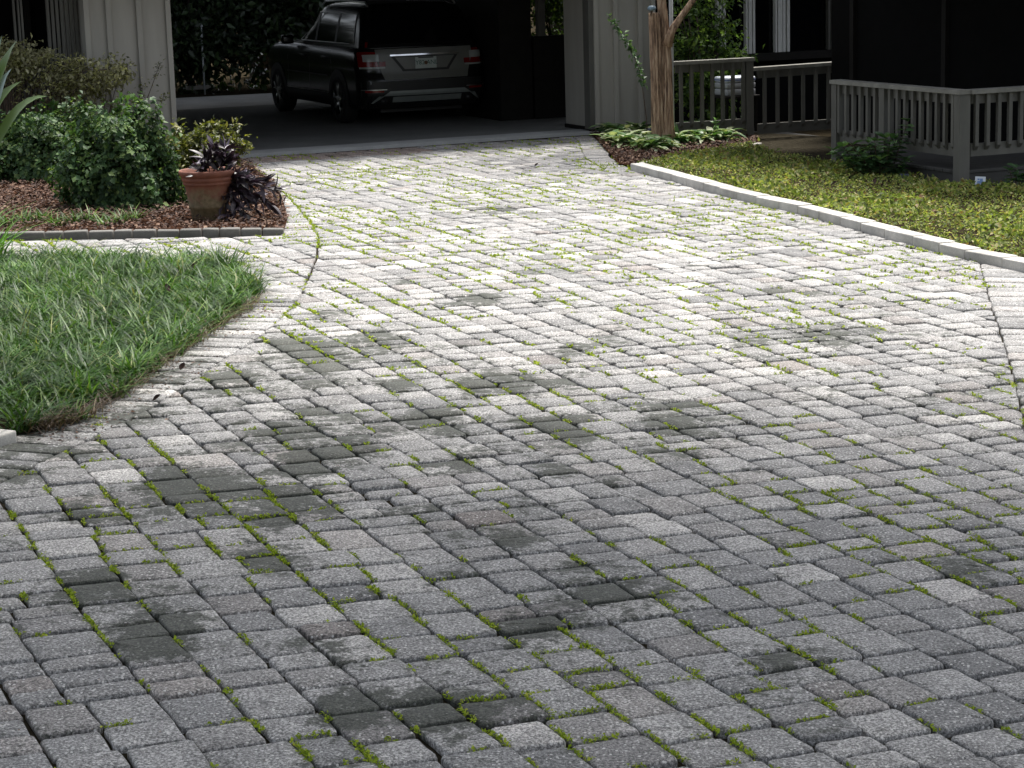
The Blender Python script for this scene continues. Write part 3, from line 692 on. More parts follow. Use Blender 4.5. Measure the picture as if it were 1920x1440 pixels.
# feathery branch layer over the fence
root = empty('feathery_shrub', gpos(60, 330) + [-.2, .5, 0], 0, 'feathery grey green shrub with fine arching twigs in front of the slat fence', 'shrub'); R0 = np.array(root.location); m = MB(); P = []
for i in range(60):
    x1 = rng.uniform(-20, 255); y1 = 118 + .04 * (x1 - 60) + rng.normal() * 16 + (14 if x1 > 180 else 0) - (12 if x1 < 110 else 0) + (22 if x1 > 225 else 0) * 0
    if rng.rand() < .12: y1 -= 40 * rng.rand()
    x0 = x1 * .55 + rng.uniform(-40, 20); y0 = y1 + rng.uniform(35, 90); Y_ = R0[1] + rng.uniform(-.25, .35)
    b = at(x1, y1, Y_) - R0; a = at(x0, y0, Y_) - R0; md = (a + b) / 2 + [0, 0, .1]; a0 = a * np.array([.5, .5, 0]); m.tube([a0, a, md, b], [.006, .005, .003, .0015], 4)
    for j in range(75):
        f = rng.uniform(.2, 1.05); P.append((1 - f) ** 2 * a + 2 * f * (1 - f) * md + f * f * b + rng.normal(size=3) * [.06, .05, .032])
m.build('stem', M['twig'], root); P = np.array(P); n = len(P); L = rng.uniform(.03, .075, n); V, Q = leaves(P, rdir(n, .1), rdir(n, 1.5), L, L * .55); mesh_np('foliage', V, Q, M['nandina'], root)
# broad strap leaves at the left edge
def strap(root, pts, width, mat):
    p = np.array(pts); m = MB(); k = len(p); V = []
    for i in range(k):
        t = p[min(i + 1, k - 1)] - p[max(i - 1, 0)]; s_ = np.cross(t, [0, -.6, .8]); s_ /= np.linalg.norm(s_); f = i / (k - 1); wd = width * (.25 + 1.5 * f * (1 - f) * 2.0) * (1 - f ** 6) * .5
        V += [p[i] + s_ * wd + [0, 0, wd * .3], p[i], p[i] - s_ * wd + [0, 0, wd * .3]]
    Fc = []
    for i in range(k - 1): a = i * 3; Fc += [(a, a + 1, a + 4, a + 3), (a + 1, a + 2, a + 5, a + 4)]
    return mesh_obj('leaf', V, Fc, mat, root, True)
def spline(a, b, c, n=8): return [(1 - f) ** 2 * a + 2 * f * (1 - f) * b + f * f * c for f in np.linspace(0, 1, n)]
root = empty('strap_leaf_plant', gpos(-40, 420), 0, 'tall plant with broad strap leaves at the edge of the bed', 'plant'); R0 = np.array(root.location); Y0 = R0[1]
for (p0, p1, p2, wd, mt) in [((-30, 330), (20, 180), (90, 180), .12, 'bigleaf'), ((-60, 300), (-20, 190), (40, 152), .17, 'bigleaf'), ((-60, 300), (0, 120), (32, 75), .12, 'bigleaf'), ((-50, 300), (-10, 170), (22, 128), .17, 'greyleaf'), ((-50, 280), (-10, 120), (4, 66), .1, 'greyleaf')]:
    strap(root, spline(at(*p0, Y0) - R0, at(*p1, Y0 + .1) - R0, at(*p2, Y0 - .1) - R0), wd, M[mt])
def tuft(name, label, c, n, L, W, mat, cat='plant', group=None, lean=(.2, .7), curl=(.3, .9)):
    root = empty(name, c, 0, label, cat, group); P = rng.normal(size=(n, 3)) * [.03, .03, 0]
    V, Q = blades(P, rng.rand(n) * 6.28, rng.uniform(.6, 1.1, n) * L, rng.uniform(.7, 1.2, n) * W, rng.uniform(*lean, n), rng.uniform(*curl, n)); mesh_np('foliage', V, Q, mat, root, True); return root
tuft('daylily', 'bright green arching daylily clump at the corner of the lawn', gpos(-15, 500), 46, .5, .022, M['lily'])
tuft('daylily', 'second bright daylily clump close behind the first', gpos(-45, 470), 30, .55, .022, M['lily'])
for i, px in enumerate([15, 48, 80, 108, 140, 168, 195, 222, 248]):
    where = ['leftmost'] + ['second', 'third', 'fourth', 'fifth', 'sixth', 'seventh', 'eighth'] + ['rightmost']
    lab = ('%s low grass tuft along the edging blocks, under the dark shrubs' % where[i]) if i in (0, 8) else ('%s low grass tuft from the left along the edging blocks' % where[i])
    tuft('grass_tuft', lab, gpos(px, 428 - (i % 3) * 5), 40, .2, .011, M['grass'], 'grass tuft', 'low grass tufts along the edging')
# clay pot and its trailing purple plant
pot_c = gp(393, 415); pot = empty('clay_pot', pot_c, 0, 'weathered terracotta pot with ringed rim in the mulch bed', 'pot')
sp_ = .215
m = MB(); m.lathe([(0, .0), (.145, 0), (.15, .02), (.165, .12), (.172, .125), (.176, .15), (.172, .16), (.2, .33), (.205, .34), (.19, .34)], 40); m.build('body', M['pot'], pot, True)
m = MB(); m.lathe([(.196, .33), (.212, .332), (.216, .35), (.211, .36), (.222, .365), (.226, .39), (.221, .40), (.232, .405), (.245, .43), (.247, .45), (.238, .462), (.222, .455), (.21, .40), (.2, .36)], 40); m.build('rim', M['pot'], pot, True)
m = MB(); m.lathe([(.0, .40), (.1, .405), (.208, .40)], 30); m.build('potting_soil', M['soil'], pot, True)
pl = empty('purple_vine', pot_c + [.05, 0, .40], 0, 'dark purple trailing vine spilling out of the clay pot', 'plant'); R0 = np.array(pl.location); m = MB(); P, D = [], []
for (x0, y0, x1, y1) in [(400, 328, 415, 285), (405, 330, 430, 300), (395, 330, 385, 296), (410, 330, 440, 330), (410, 335, 470, 335), (412, 335, 500, 345), (415, 338, 525, 362), (412, 338, 510, 385), (412, 340, 480, 395), (410, 340, 455, 400), (408, 340, 440, 385), (412, 335, 485, 350), (412, 335, 460, 365), (408, 335, 490, 380), (410, 332, 425, 350), (398, 332, 372, 318), (410, 340, 430, 420), (415, 340, 470, 418), (402, 328, 400, 270), (405, 330, 425, 275)]:
    a = at(x0, y0, R0[1]) - R0; b = at(x1, y1, R0[1] - rng.uniform(-.1, .22)) - R0; md = (a + b) / 2 + [0, 0, .06]; sp = spline(a, md, b, 7); m.tube(sp, .004, 4)
    for j in range(24):
        f = rng.uniform(.25, 1.0); P.append((1 - f) ** 2 * a + 2 * f * (1 - f) * md + f * f * b); D.append(unit((b - a)) * .7 + rng.normal(size=3) * .6)
m.build('stem', M['twig'], pl); P = np.array(P); D = np.array(D); n = len(P); L = rng.uniform(.08, .17, n); V, Q = leaves_big(P, D, rdir(n, 1.5), L, L * .28, droop=.3); mesh_np('foliage', V, Q, M['purple'], pl, True)
n = 60; P = np.zeros((n, 3)); P[:, 0] = rng.normal(size=n) * .06 + .03; P[:, 1] = rng.normal(size=n) * .05; P[:, 2] = .05 + rng.rand(n) * .2
yl_ = empty('potted_sprig', pot_c + [.03, .02, .4], 0, 'yellow green leafy sprig rising from the clay pot', 'plant'); L = rng.uniform(.04, .075, n); V, Q = leaves(P, rdir(n, .5), rdir(n, 2), L, L * .5); mesh_np('foliage', V, Q, M['yellowshrub'], yl_)
m = MB(); m.tube([(.03, 0, -.01), (.04, .01, .12), (.03, 0, .24)], [.005, .004, .002], 5); m.build('stem', M['stem'], yl_)

# ================================================================== carport
OZ = (O2[0], O2[1], 0)
cp = empty('carport', OZ, ANG, 'taupe carport with board and batten columns and a dark deep interior', 'carport')
def aL(px, py, b=0.0): return onb(px, py, b)[0]
def siding_column(name, a0, a1, b0, b1, z0, z1, batten_a, parent, label=None):
    m = MB(); m.box(a0, a1, b0, b1, z0, z1); o = m.build(name, M['siding'], parent)
    if label: o['label'] = label
    for x in batten_a:
        m = MB(); m.box(x - .03, x + .03, b0 - .038, b0 + .001, z0, z1, .004); m.build('batten', M['siding'], o)
    return o
# right-hand column
rA0 = onb(1116, 200, -.0)[0]; rA1 = rA0 + .86
siding_column('column', rA0, rA1, .0, .9, .06, 2.6, [rA0 + .02, onb(1154, 150, 0)[0], onb(1200, 150, 0)[0], rA1 - .03], cp, 'right taupe column beside the crape myrtle trunk')
m = MB(); m.box(rA0 - .075, rA0 - .002, -.012, .16, .04, 2.6, .004); m.build('corner_post', M['rail'], cp)
m = MB(); m.box(rA0 - .02, rA1 + .02, .03, .9, -.1, .058); m.build('footing', M['dark_paint'], cp)
# left-hand column
lA1 = onb(330, 200, 0)[0]; lA0 = onb(158, 60, 0)[0]
siding_column('column', lA0, lA1, .0, 1.6, .03, 2.6, [lA1 - .035, onb(260, 40, 0)[0], onb(203, 40, 0)[0], lA0 + .03], cp, 'left taupe column behind the shrubs')
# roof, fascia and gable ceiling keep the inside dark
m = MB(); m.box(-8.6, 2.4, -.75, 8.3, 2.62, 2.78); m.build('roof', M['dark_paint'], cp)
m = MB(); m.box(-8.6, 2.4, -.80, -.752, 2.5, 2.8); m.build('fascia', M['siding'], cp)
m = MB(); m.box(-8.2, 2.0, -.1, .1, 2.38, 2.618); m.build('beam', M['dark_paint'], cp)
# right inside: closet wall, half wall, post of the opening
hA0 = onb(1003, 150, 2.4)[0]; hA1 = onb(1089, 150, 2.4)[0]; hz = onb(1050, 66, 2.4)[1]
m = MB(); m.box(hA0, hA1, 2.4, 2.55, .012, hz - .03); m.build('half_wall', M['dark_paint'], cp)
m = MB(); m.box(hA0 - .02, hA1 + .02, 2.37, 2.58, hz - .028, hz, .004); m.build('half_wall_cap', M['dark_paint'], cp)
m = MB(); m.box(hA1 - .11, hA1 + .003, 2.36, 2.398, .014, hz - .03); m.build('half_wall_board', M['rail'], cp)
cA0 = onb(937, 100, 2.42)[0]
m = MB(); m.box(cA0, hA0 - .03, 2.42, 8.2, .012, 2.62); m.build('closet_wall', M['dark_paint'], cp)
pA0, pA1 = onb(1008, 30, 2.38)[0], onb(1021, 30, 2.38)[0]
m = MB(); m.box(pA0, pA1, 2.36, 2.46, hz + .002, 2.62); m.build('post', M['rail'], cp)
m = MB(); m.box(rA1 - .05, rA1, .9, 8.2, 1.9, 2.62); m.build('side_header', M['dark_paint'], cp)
m = MB(); m.box(lA1 - .15, lA1 - .05, 1.602, 8.2, .0, 2.62); m.build('hidden_shade_wall', M['dark_paint'], cp)  # unseen wall added to shut daylight out of the carport
# pale ledge seen past the car
p = at(893, 63, 36.5); q = at(930, 63, 36.5); m = MB(); m.box(p[0], q[0], -.05, .05, p[2] - .02, p[2] + .02, .004); o = m.build('white_rail', M['white_frame']); o.location = (0, 36.5, 0)
m = MB(); m.tube([(p[0] + .05, 0, p[2] - .02), (p[0] + .05, 0, .0)], .02, 6); m.tube([(q[0] - .05, 0, p[2] - .02), (q[0] - .05, 0, .0)], .02, 6); m.build('leg', M['dark_paint'], o)
tag(o, 'short pale horizontal rail far behind the car', 'rail')
# slat fence on the left of the column
fen = empty('slat_fence', OZ, ANG, 'grey vertical slat fence left of the carport column', 'fence')
zt = onb(60, 108, .25)[1]
for i, px in enumerate(np.arange(-14, 152, 8.6)):
    a = onb(px, 150, .25)[0]; tall = px > 94
    m = MB(); m.box(a - .018, a + .018, .22, .26, .05, 2.6 if tall else zt, .003); m.build('slat', M['rail'], fen)
a0, a1 = onb(-30, 150, .29)[0], onb(158, 100, .29)[0]
m = MB(); m.box(a0, a1, .262, .31, zt - .12, zt - .03); m.build('rail', M['rail'], fen)
m = MB(); m.box(a0, a1, .262, .31, .12, .2); m.build('rail', M['rail'], fen)
for px in (27, 35, 41):
    a = onb(px, 40, .2)[0]; m = MB(); m.box(a - .012, a + .012, .17, .215, .05, 2.6, .003); m.build('post', M['rail'], fen)
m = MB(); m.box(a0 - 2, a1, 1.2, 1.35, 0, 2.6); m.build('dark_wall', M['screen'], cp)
m = MB(); m.box(a0 - 2.5, a1, -.3, 1.4, 2.62, 2.75); m.build('side_roof', M['dark_paint'], cp)
m = MB(); x = onb(52, 40, 1.15)[0]; m.box(x - .03, x + .03, 1.12, 1.198, .02, 2.6); m.build('wall_batten', M['dark_paint'], cp)

# ================================================================== house, windows, porch, deck
hs = empty('house', OZ, ANG, 'dark house wall with tall pale framed windows behind the railing', 'house')
WB = .4
wz = onb(1500, 96, WB)[1]
wl, wr = rA1 + .02, onb(1580, 60, WB)[0]
m = MB(); m.box(wl, wr, WB + .02, WB + .2, -.05, wz); m.build('wall', M['screen'], hs)
m = MB(); m.box(wl, wr + .0, WB - .12, WB + .018, wz - .10, wz, .004); m.build('sill', M['dark_paint'], hs)
m = MB(); m.box(wl, wr, WB + .12, WB + .14, wz + .002, 2.6); m.build('room_wall', M['screen'], hs)
def mull(px0, px1, nm='window_frame', mt='white_frame', d=0.0):
    a0, a1 = onb(px0, 50, WB)[0], onb(px1, 50, WB)[0]; m = MB(); m.box(a0, a1, WB - .03 - d, WB + .04, wz + .003, 2.6, .003); return m.build(nm, M[mt], hs)
win = []
for px in [(1343, 1346), (1348, 1352), (1355, 1359), (1397, 1400), (1402, 1408), (1410, 1414), (1452, 1455), (1457, 1465), (1466, 1471), (1474, 1479), (1551, 1555), (1557, 1575)]: mull(*px, mt='white_frame' if px[0] < 1550 else 'rail')
for x0, x1 in ((1265, 1343), (1359, 1397), (1414, 1452), (1479, 1551)):
    a0, a1 = onb(x0, 50, WB)[0], onb(x1, 50, WB)[0]; m = MB(); m.box(a0 + .002, a1 - .002, WB + .06, WB + .07, wz + .004, 2.6); m.build('window_pane', M['glass'], hs)
m = MB(); m.box(rA1 + .03, 12, -1.0, 6, 2.62, 2.8); m.build('roof', M['dark_paint'], hs)
PW = 2.22; Ra_ = .28
pch = empty('screened_porch', OZ, ANG, 'black screened porch wing to the right of the windows', 'porch')
m = MB(); m.box(PW, PW + .03, -6.4, -2.2, .1, 2.6); m.build('screen', M['screen'], pch)
m = MB(); m.box(PW + .03, 9, -6.4, -6.37, .1, 2.6); m.build('screen', M['screen'], pch)
for b in (-6.4, -4.6, -2.72): m = MB(); m.box(PW - .05, PW - .002, b - .04, b + .04, .1, 2.6); m.build('post', M['dark_paint'], pch)
for a in (3.6, 5.0): m = MB(); m.box(a - .04, a + .04, -6.45, -6.402, .1, 2.6); m.build('post', M['dark_paint'], pch)
m = MB(); m.box(Ra_ - .25, 9.5, -8.5, -2.95, 2.62, 2.8); m.build('roof', M['dark_paint'], pch)
m = MB(); m.box(PW + .1, 9, -6.3, -2.2, .05, .12); m.build('floor', M['dark_paint'], pch)

# deck platform
Ra = .28; Cb = hl(gp(1802, 350))[1]; Bb = hl(gp(1567, 312))[1]; Ab = -2.0
DZ = ona(1790, 318, Ra)[1]
dk = empty('deck', OZ, ANG, 'low grey wooden deck under the corner railing', 'deck')
k = 0; b = Cb - .03
while b < Bb - .02 and k < 40:
    m = MB(); m.box(Ra - .04, PW - .06 if b > -6.6 else 7, b, b + .135, DZ - .03, DZ, .005); m.build('plank', M['deck'], dk); b += .142; k += 1
m = MB(); m.box(Ra - .02, 7, Cb - .02, Cb + .02, DZ - .2, DZ - .032); m.build('fascia_board', M['deck'], dk)
m = MB(); m.box(Ra - .02, Ra + .02, Cb + .022, Bb + .02, DZ - .2, DZ - .032); m.build('fascia_board', M['deck'], dk)
fz1 = onb(1480, 262, Ab)[1]; fz0 = onb(1480, 284, Ab)[1]
a0 = onb(1371, 250, Ab)[0]
st = empty('upper_deck', OZ, ANG, 'narrow raised deck edge under the two far railing sections', 'deck')
m = MB(); m.box(rA1 + .05, onb(1566, 260, Ab)[0] + .2, Ab - .03, Ab + .02, fz0, fz1 - .02); m.build('fascia_board', M['rail'], st)
b = Ab - .06
for k in range(18): m = MB(); m.box(rA1 + .05, PW, b, b + .135, fz1 - .018, fz1 + .012, .004); m.build('plank', M['deck'], st); b += .142

def railing(label, p0, p1, zt0, zt1, zb0, zb1, nb, posts, side=-1, post_z0=-.05, cap_over=.06):
    """p0,p1 ends in house coordinates (a,b); zt: top of the cap; zb: bottom of the lower rail; sloping allowed"""
    p0, p1 = np.array(p0, float), np.array(p1, float); L = np.linalg.norm(p1 - p0); an = math.atan2(p1[1] - p0[1], p1[0] - p0[0])
    w0 = hw(*p0); rt = empty('deck_railing', (w0[0], w0[1], 0), ANG + an, label, 'railing', 'deck railings')
    def bar(name, y0, y1, dz0, dz1, mat, x0=0, x1=L, ref='t'):
        za, zb = (zt0, zt1) if ref == 't' else (zb0, zb1); f = lambda x: za + (zb - za) * x / L
        V = [(x, y, f(x) + d) for x in (x0, x1) for y in (y0, y1) for d in (dz0, dz1)]
        return mesh_obj(name, V, [(0, 1, 3, 2), (4, 6, 7, 5), (0, 4, 5, 1), (2, 3, 7, 6), (0, 2, 6, 4), (1, 5, 7, 3)], mat, rt)
    s_ = side
    lo, hi = sorted((s_ * .075, -s_ * .065))
    bar('top_rail', lo, hi, -.04, 0, M['cap'], -cap_over, L + cap_over)
    bar('upper_stringer', -.018, .018, -.135, -.042, M['rail'], .03, L - .03)
    bar('bottom_rail', -.018, .018, 0, .12, M['rail'], .03, L - .03, 'b')
    for i in range(nb):
        x = L * (i + .6) / (nb + .2); f = x / L; z1 = zt0 + (zt1 - zt0) * f - .043; z0 = zb0 + (zb1 - zb0) * f + .055
        y0 = s_ * .0185; y1 = s_ * .055
        V = []
        for xx in (x - .019, x + .019): V += [(xx, y0, z0 - .0), (xx, y1, z0 + .042), (xx, y1, z1), (xx, y0, z1)]
        mesh_obj('baluster', V, [(0, 1, 2, 3), (7, 6, 5, 4), (0, 4, 5, 1), (1, 5, 6, 2), (2, 6, 7, 3), (3, 7, 4, 0)], M['rail'], rt)
    for x, z0 in posts:
        m = MB(); zz = zt0 + (zt1 - zt0) * x / L - .042; m.box(x - .048, x + .048, -.062, .062, z0, zz, .005); m.build('post', M['rail'], rt)
    return rt
zA = onb(1403, 108, Ab)[1]; aA = onb(1402, 150, Ab)[0]; aL0 = onb(1262, 150, Ab)[0]
railing('far railing section between the pale downspout and the tall post', (aL0, Ab), (aA, Ab), zA, zA, onb(1380, 242, Ab)[1], onb(1380, 242, Ab)[1], 7, [(aA - aL0, -.08)])
a2a = onb(1416, 150, Ab)[0]; a2b = onb(1588, 150, Ab)[0]; zR0 = onb(1416, 126, Ab)[1]; zR1 = onb(1588, 114, Ab)[1]; zz = onb(1480, 247, Ab)[1]
railing('railing section one step lower, just right of the tall post', (a2a, Ab), (a2b, Ab), zR0, zR1, zz, zz, 7, [(a2b - a2a - .03, .0)])
zC = ona(1800, 163, Ra)[1]; zB = ona(1570, 154, Ra)[1]; zb_ = ona(1760, 285, Ra)[1] - .02
railing('railing section running towards the viewer behind the leafy shrub', (Ra, Bb), (Ra, Cb), (zB + zC) / 2, (zB + zC) / 2, zb_, zb_, 16, [(0, -.08), (abs(Cb - Bb) * .41, .1), (abs(Cb - Bb), -.12)], side=-1)
railing('nearest railing section, running right from the corner post', (Ra + .06, Cb), (Ra + 3.4, Cb), (zB + zC) / 2 - .002, (zB + zC) / 2 - .002, zb_, zb_, 26, [(1.9, DZ), (3.3, DZ)], side=-1, cap_over=0)

# pipe, crape myrtle, vine
x = gp(1261, 262); m = MB(); m.tube([(0, 0, 0), (0, 0, 1.2), (0, 0, 2.6)], .024, 10); o = m.build('downspout', M['pipe'], None, True); o.location = hw(rA1 + .0, -.12, .0); tag(o, 'pale grey downspout pipe behind the crape myrtle trunk', 'downspout')
o.location = tuple(at(1260.5, 200, 25.03) * [1, 1, 0])
tb = gp(1240, 276); cm = empty('crape_myrtle', tb, 0, 'crape myrtle with smooth fluted tan bark beside the hostas', 'tree'); R0 = np.array(tb)
def fluted(path, rad, n=28, lobes=(3, 9), amp=(.16, .2), tw=.6, seed=0):
    V = []; k = len(path)
    for i, (p, r) in enumerate(zip(path, rad)):
        for j in range(n):
            a = 2 * math.pi * j / n; t = i / k * tw
            rr = r * (1 + amp[0] * math.sin(lobes[0] * (a + t) + seed) + amp[1] * math.sin(lobes[1] * (a - t * 1.3) + 2 * seed + i * .25) + .03 * math.sin(13 * a + i))
            V.append((p[0] + rr * math.cos(a), p[1] + rr * math.sin(a), p[2]))
    Fc = [(i * n + j, i * n + (j + 1) % n, (i + 1) * n + (j + 1) % n, (i + 1) * n + j) for i in range(k - 1) for j in range(n)]; Fc.append(tuple((k - 1) * n + j for j in range(n))); return V, Fc
Yt = tb[1]
def P_(px, py, dy=0): return at(px, py, Yt + dy) - R0
def path(pts, n): 
    pts = np.array(pts); t = np.linspace(0, len(pts) - 1, n); i = np.minimum(t.astype(int), len(pts) - 2); f = (t - i)[:, None]; return pts[i] * (1 - f) + pts[i + 1] * f
pl_ = path([P_(1236, 285), P_(1233, 200), P_(1230, 120), P_(1228, 60), P_(1226, 24)], 22); V, Fc = fluted(pl_, np.linspace(.08, .055, 22), seed=1); mesh_obj('trunk', V, Fc, M['myrtle'], cm, True)
pr_ = path([P_(1254, 285, .0), P_(1250, 200, .01), P_(1249, 120, .02), P_(1245, 60, .03), P_(1240, 0, .06), P_(1234, -180, .1), P_(1215, -380, .2)], 34); V, Fc = fluted(pr_, np.linspace(.067, .032, 34) * np.where(np.arange(34) < 3, 1.15, 1), seed=2.4); mesh_obj('trunk', V, Fc, M['myrtle'], cm, True)
m = MB(); m.tube([P_(1250, 85, .02), P_(1258, 60, .0), P_(1276, 33, -.02), P_(1300, 0, -.05), P_(1350, -90, -.1), P_(1400, -240, -.1)], [.075, .05, .037, .035, .028, .015], 10); m.build('branch', M['myrtle'], cm, True)
crown_leaves((.2, .1, 4.6), (1.6, 1.5, 1.2), 2600, 60, .11, .25, .3, M['camellia'], 'crown', cm)
cpz = P_(1222, 16, -.09); o = empty('glazed_cap', R0 + cpz, 0, 'blue grey mushroom shaped cap fixed on the front of the tan trunk', 'ornament'); m = MB(); m.lathe([(.0, .035), (.025, .033), (.045, .02), (.052, .0), (.047, -.014), (.03, -.022), (.0, -.024)], 20); m.build('dome', M['bluecap'], o, True)
m = MB(); m.tube([(0, .02, -.02), (.0, .06, -.09)], .012, 6); m.build('peg', M['twig'], o)
vs = empty('climbing_sprout', gp(1217, 262), 0, 'thin green sprout leaning left across the right taupe column', 'plant'); R1 = np.array(vs.location); Yv = R1[1]
sp = [at(*q, Yv) - R1 for q in ((1214, 250), (1212, 220), (1204, 160), (1198, 130), (1185, 95), (1165, 62), (1140, 31))]; m = MB(); m.tube(sp, [.006, .006, .005, .005, .004, .003, .002], 5); m.build('stem', M['twig'], vs)
pp = path(sp[2:], 140); P = pp + rng.normal(size=pp.shape) * .016; L = rng.uniform(.045, .08, len(P)); V, Q = leaves(P, rdir(len(P), .1), rdir(len(P), 2), L, L * .6); mesh_np('foliage', V, Q, M['pitto'], vs)

# ------------------------------------------------------------------ right beds
hbed = gpoly([(1106, 251), (1125, 270), (1160, 309), (1186, 313), (1250, 300), (1335, 287), (1425, 272), (1420, 262), (1262, 255), (1180, 246)])
tag(sheet('hosta_bed', hbed, .012, M['mulch'], rough=.02), kind='structure'); chips('bark_chips', hbed, 7000, 'dark reddish bark mulch under the hostas', .04)
eb = empty('edging_strip', label='thin pale edging strip between the hosta mulch and the ground cover', cat='edging')
ep = [gp(*q) for q in ((1186, 314), (1250, 301), (1335, 288), (1425, 273))]
for a, b in zip(ep, ep[1:]):
    L = np.linalg.norm((b - a)[:2]); m = MB(); m.box(-L / 2 + .004, L / 2 - .004, -.03, .03, -.03, .035, .008); o = m.build('block', M['curb'], eb, True); c = (a + b) / 2; o.location = tuple(c); o.rotation_euler = (0, 0, math.atan2(b[1] - a[1], b[0] - a[0]))
hpos = {'back': [(1143, 257), (1160, 260), (1178, 257), (1196, 255), (1262, 261), (1280, 259), (1298, 258), (1316, 258), (1334, 260), (1350, 261)], 'front': [(1152, 272), (1170, 278), (1190, 273), (1206, 283), (1226, 286), (1244, 283), (1266, 275), (1288, 273), (1310, 271), (1334, 269), (1360, 267)]}
ORD = ['first', 'second', 'third', 'fourth', 'fifth', 'sixth', 'seventh', 'eighth', 'ninth', 'tenth', 'eleventh']
for row, lst in hpos.items():
    for i, (px, py) in enumerate(lst):
        c = gp(px, py); h = empty('hosta', c, rng.rand() * 6, 'variegated hosta clump, %s from the left in the %s row by the crape myrtle' % (ORD[i], row), 'hosta', 'variegated hostas beneath the crape myrtle'); n = 44
        az = rng.rand(n) * 6.28; el = rng.uniform(.4, 1.2, n); D = np.stack([np.cos(az) * np.cos(el), np.sin(az) * np.cos(el), np.sin(el)], 1); L = rng.uniform(.10, .17, n); V, Q = leaves_big(D * .03 + rng.normal(size=(n, 3)) * [.05, .05, 0] + np.stack([0 * az, 0 * az, rng.uniform(.0, .1, n)], 1), D, np.stack([-np.cos(az), -np.sin(az), .6 + 0 * az], 1), L, L * .55, droop=1.0, fold=.2); mesh_np('foliage', V, Q, M['hosta'], h, True)
c = gp(1262, 272); tuft('young_sprout', 'yellow green broad leaf sprout at the foot of the crape myrtle', c, 10, .26, .07, M['lily'], lean=(.0, .4), curl=(.1, .5))
c = gp(1342, 268); v5 = empty('upright_sprout', c, 0, 'upright pale green sprout rising above the hostas before the railing', 'plant'); n = 26; P = np.zeros((n, 3)); P[:, 2] = rng.uniform(.08, .28, n); L = rng.uniform(.05, .08, n); V, Q = leaves_big(P, rdir(n, .5), rdir(n, 3), L, L * .4); mesh_np('foliage', V, Q, M['lily'], v5, True); m = MB(); m.tube([(0, 0, 0), (0, 0, .27)], .005, 5); m.build('stem', M['stem'], v5)
o = empty('path_light', gp(1223, 265), .3, 'small dark blue boxy light in front of the right taupe column', 'garden light'); m = MB(); m.prism([(-.055, -.02), (.055, -.02), (.055, .02), (-.055, .02)], .03, .15); m.build('panel', M['navy'], o); m = MB(); m.tube([(0, 0, -.03), (0, 0, .03)], .008, 6); m.build('stake', M['blackplastic'], o)
# curb
cline = [gp(*q)[:2] for q in ((1182, 319), (1294, 350), (1387, 376), (1500, 402), (1605, 431), (1725, 464), (1800, 484), (1932, 513))]
cb = empty('curb', label='pale stone curb along the ground cover bed', cat='curb'); CH = .075; CWd = .15
LL = [0]
for a, b in zip(cline, cline[1:]): LL.append(LL[-1] + np.linalg.norm(b - a))
def cpt(s_):
    i = max(0, min(len(cline) - 2, int(np.searchsorted(LL, s_) - 1))); f = (s_ - LL[i]) / (LL[i + 1] - LL[i]); return cline[i] + (cline[i + 1] - cline[i]) * f
s_ = 0
while s_ < LL[-1] - .1:
    e = min(s_ + rng.uniform(.34, .46), LL[-1]); a, b = cpt(s_), cpt(e); d = (b - a); L = np.linalg.norm(d); d /= L; nrm = np.array([-d[1], d[0]])
    c = (a + b) / 2 + nrm * CWd / 2; m = MB(); m.box(-L / 2 + .003, L / 2 - .003, -CWd / 2, CWd / 2, -.05, CH + rng.uniform(-.004, .004), .008); o = m.build('block', M['curb'], cb, True); o.location = (c[0], c[1], G(*c)); o.rotation_euler = (rng.normal() * .01, 0, math.atan2(d[1], d[0]) + rng.normal() * .008); s_ = e
# ground cover bed
inner = [p + np.array([.94, .33]) * (CWd + .01) for p in cline]
gtop = gpoly([(1395, 281), (1440, 291), (1500, 303), (1560, 313), (1690, 338), (1790, 354), (1920, 358)])
gbed = [gp(1192, 317)[:2]] + inner + [inner[-1] + np.array([3.0, -1.2]), np.array([8.5, 16.0]), np.array([8.5, 21.5])] + gtop[::-1] + gpoly([(1425, 274), (1335, 289), (1250, 302)])
tag(sheet('ground_cover_soil', gbed, .04, M['soil'], rough=.02), kind='structure')
n = 60000; q = scatter(gbed, n); q = q[(proj(np.stack([q[:, 0], q[:, 1], 0 * q[:, 0]], 1))[0] < 2600)]; n = len(q)
hh = .035 + .06 * (np.sin(q[:, 0] * 5 + np.sin(q[:, 1] * 3)) * np.sin(q[:, 1] * 4.3) * .5 + .5) * rng.rand(n)
P = np.stack([q[:, 0], q[:, 1], GV(q[:, 0], q[:, 1]) + .03 + hh * rng.rand(n) ** .5], 1); L = rng.uniform(.02, .05, n) * (.75 + .5 * (np.sin(q[:, 0] * 3.1 + 1) * np.sin(q[:, 1] * 2.3) > 0))
V, Q = leaves(P, rdir(n, .25) * [1, 1, .8], rdir(n, 2), L, L * .62); tag(mesh_np('jasmine_ground_cover', V, Q, M['jasmine']), 'low yellow green ground cover between the curb and the deck', 'ground cover', kind='stuff')
rb = [right_w[9] + np.array([.46, 0]), right_w[11] + np.array([.47, 0]), right_w[12] + np.array([.47, 0]), right_w[-1] + np.array([.5, -1]), np.array([8.8, 2.4]), np.array([8.8, 15.6]), inner[-1] + np.array([3.0, -1.3]), inner[-1] + np.array([.2, -.25])]
tag(sheet('side_bed_soil', rb, .0, M['soil']), kind='structure')
q = scatter(rb, 16000); n = len(q); P = np.stack([q[:, 0], q[:, 1], GV(q[:, 0], q[:, 1]) + .005 + .07 * rng.rand(n)], 1); L = rng.uniform(.03, .065, n); V, Q = leaves(P, rdir(n, .25) * [1, 1, .8], rdir(n, 2), L, L * .62); tag(mesh_np('side_ground_cover', V, Q, M['jasmine']), 'low ground cover beside the right paver border', 'ground cover', kind='stuff')
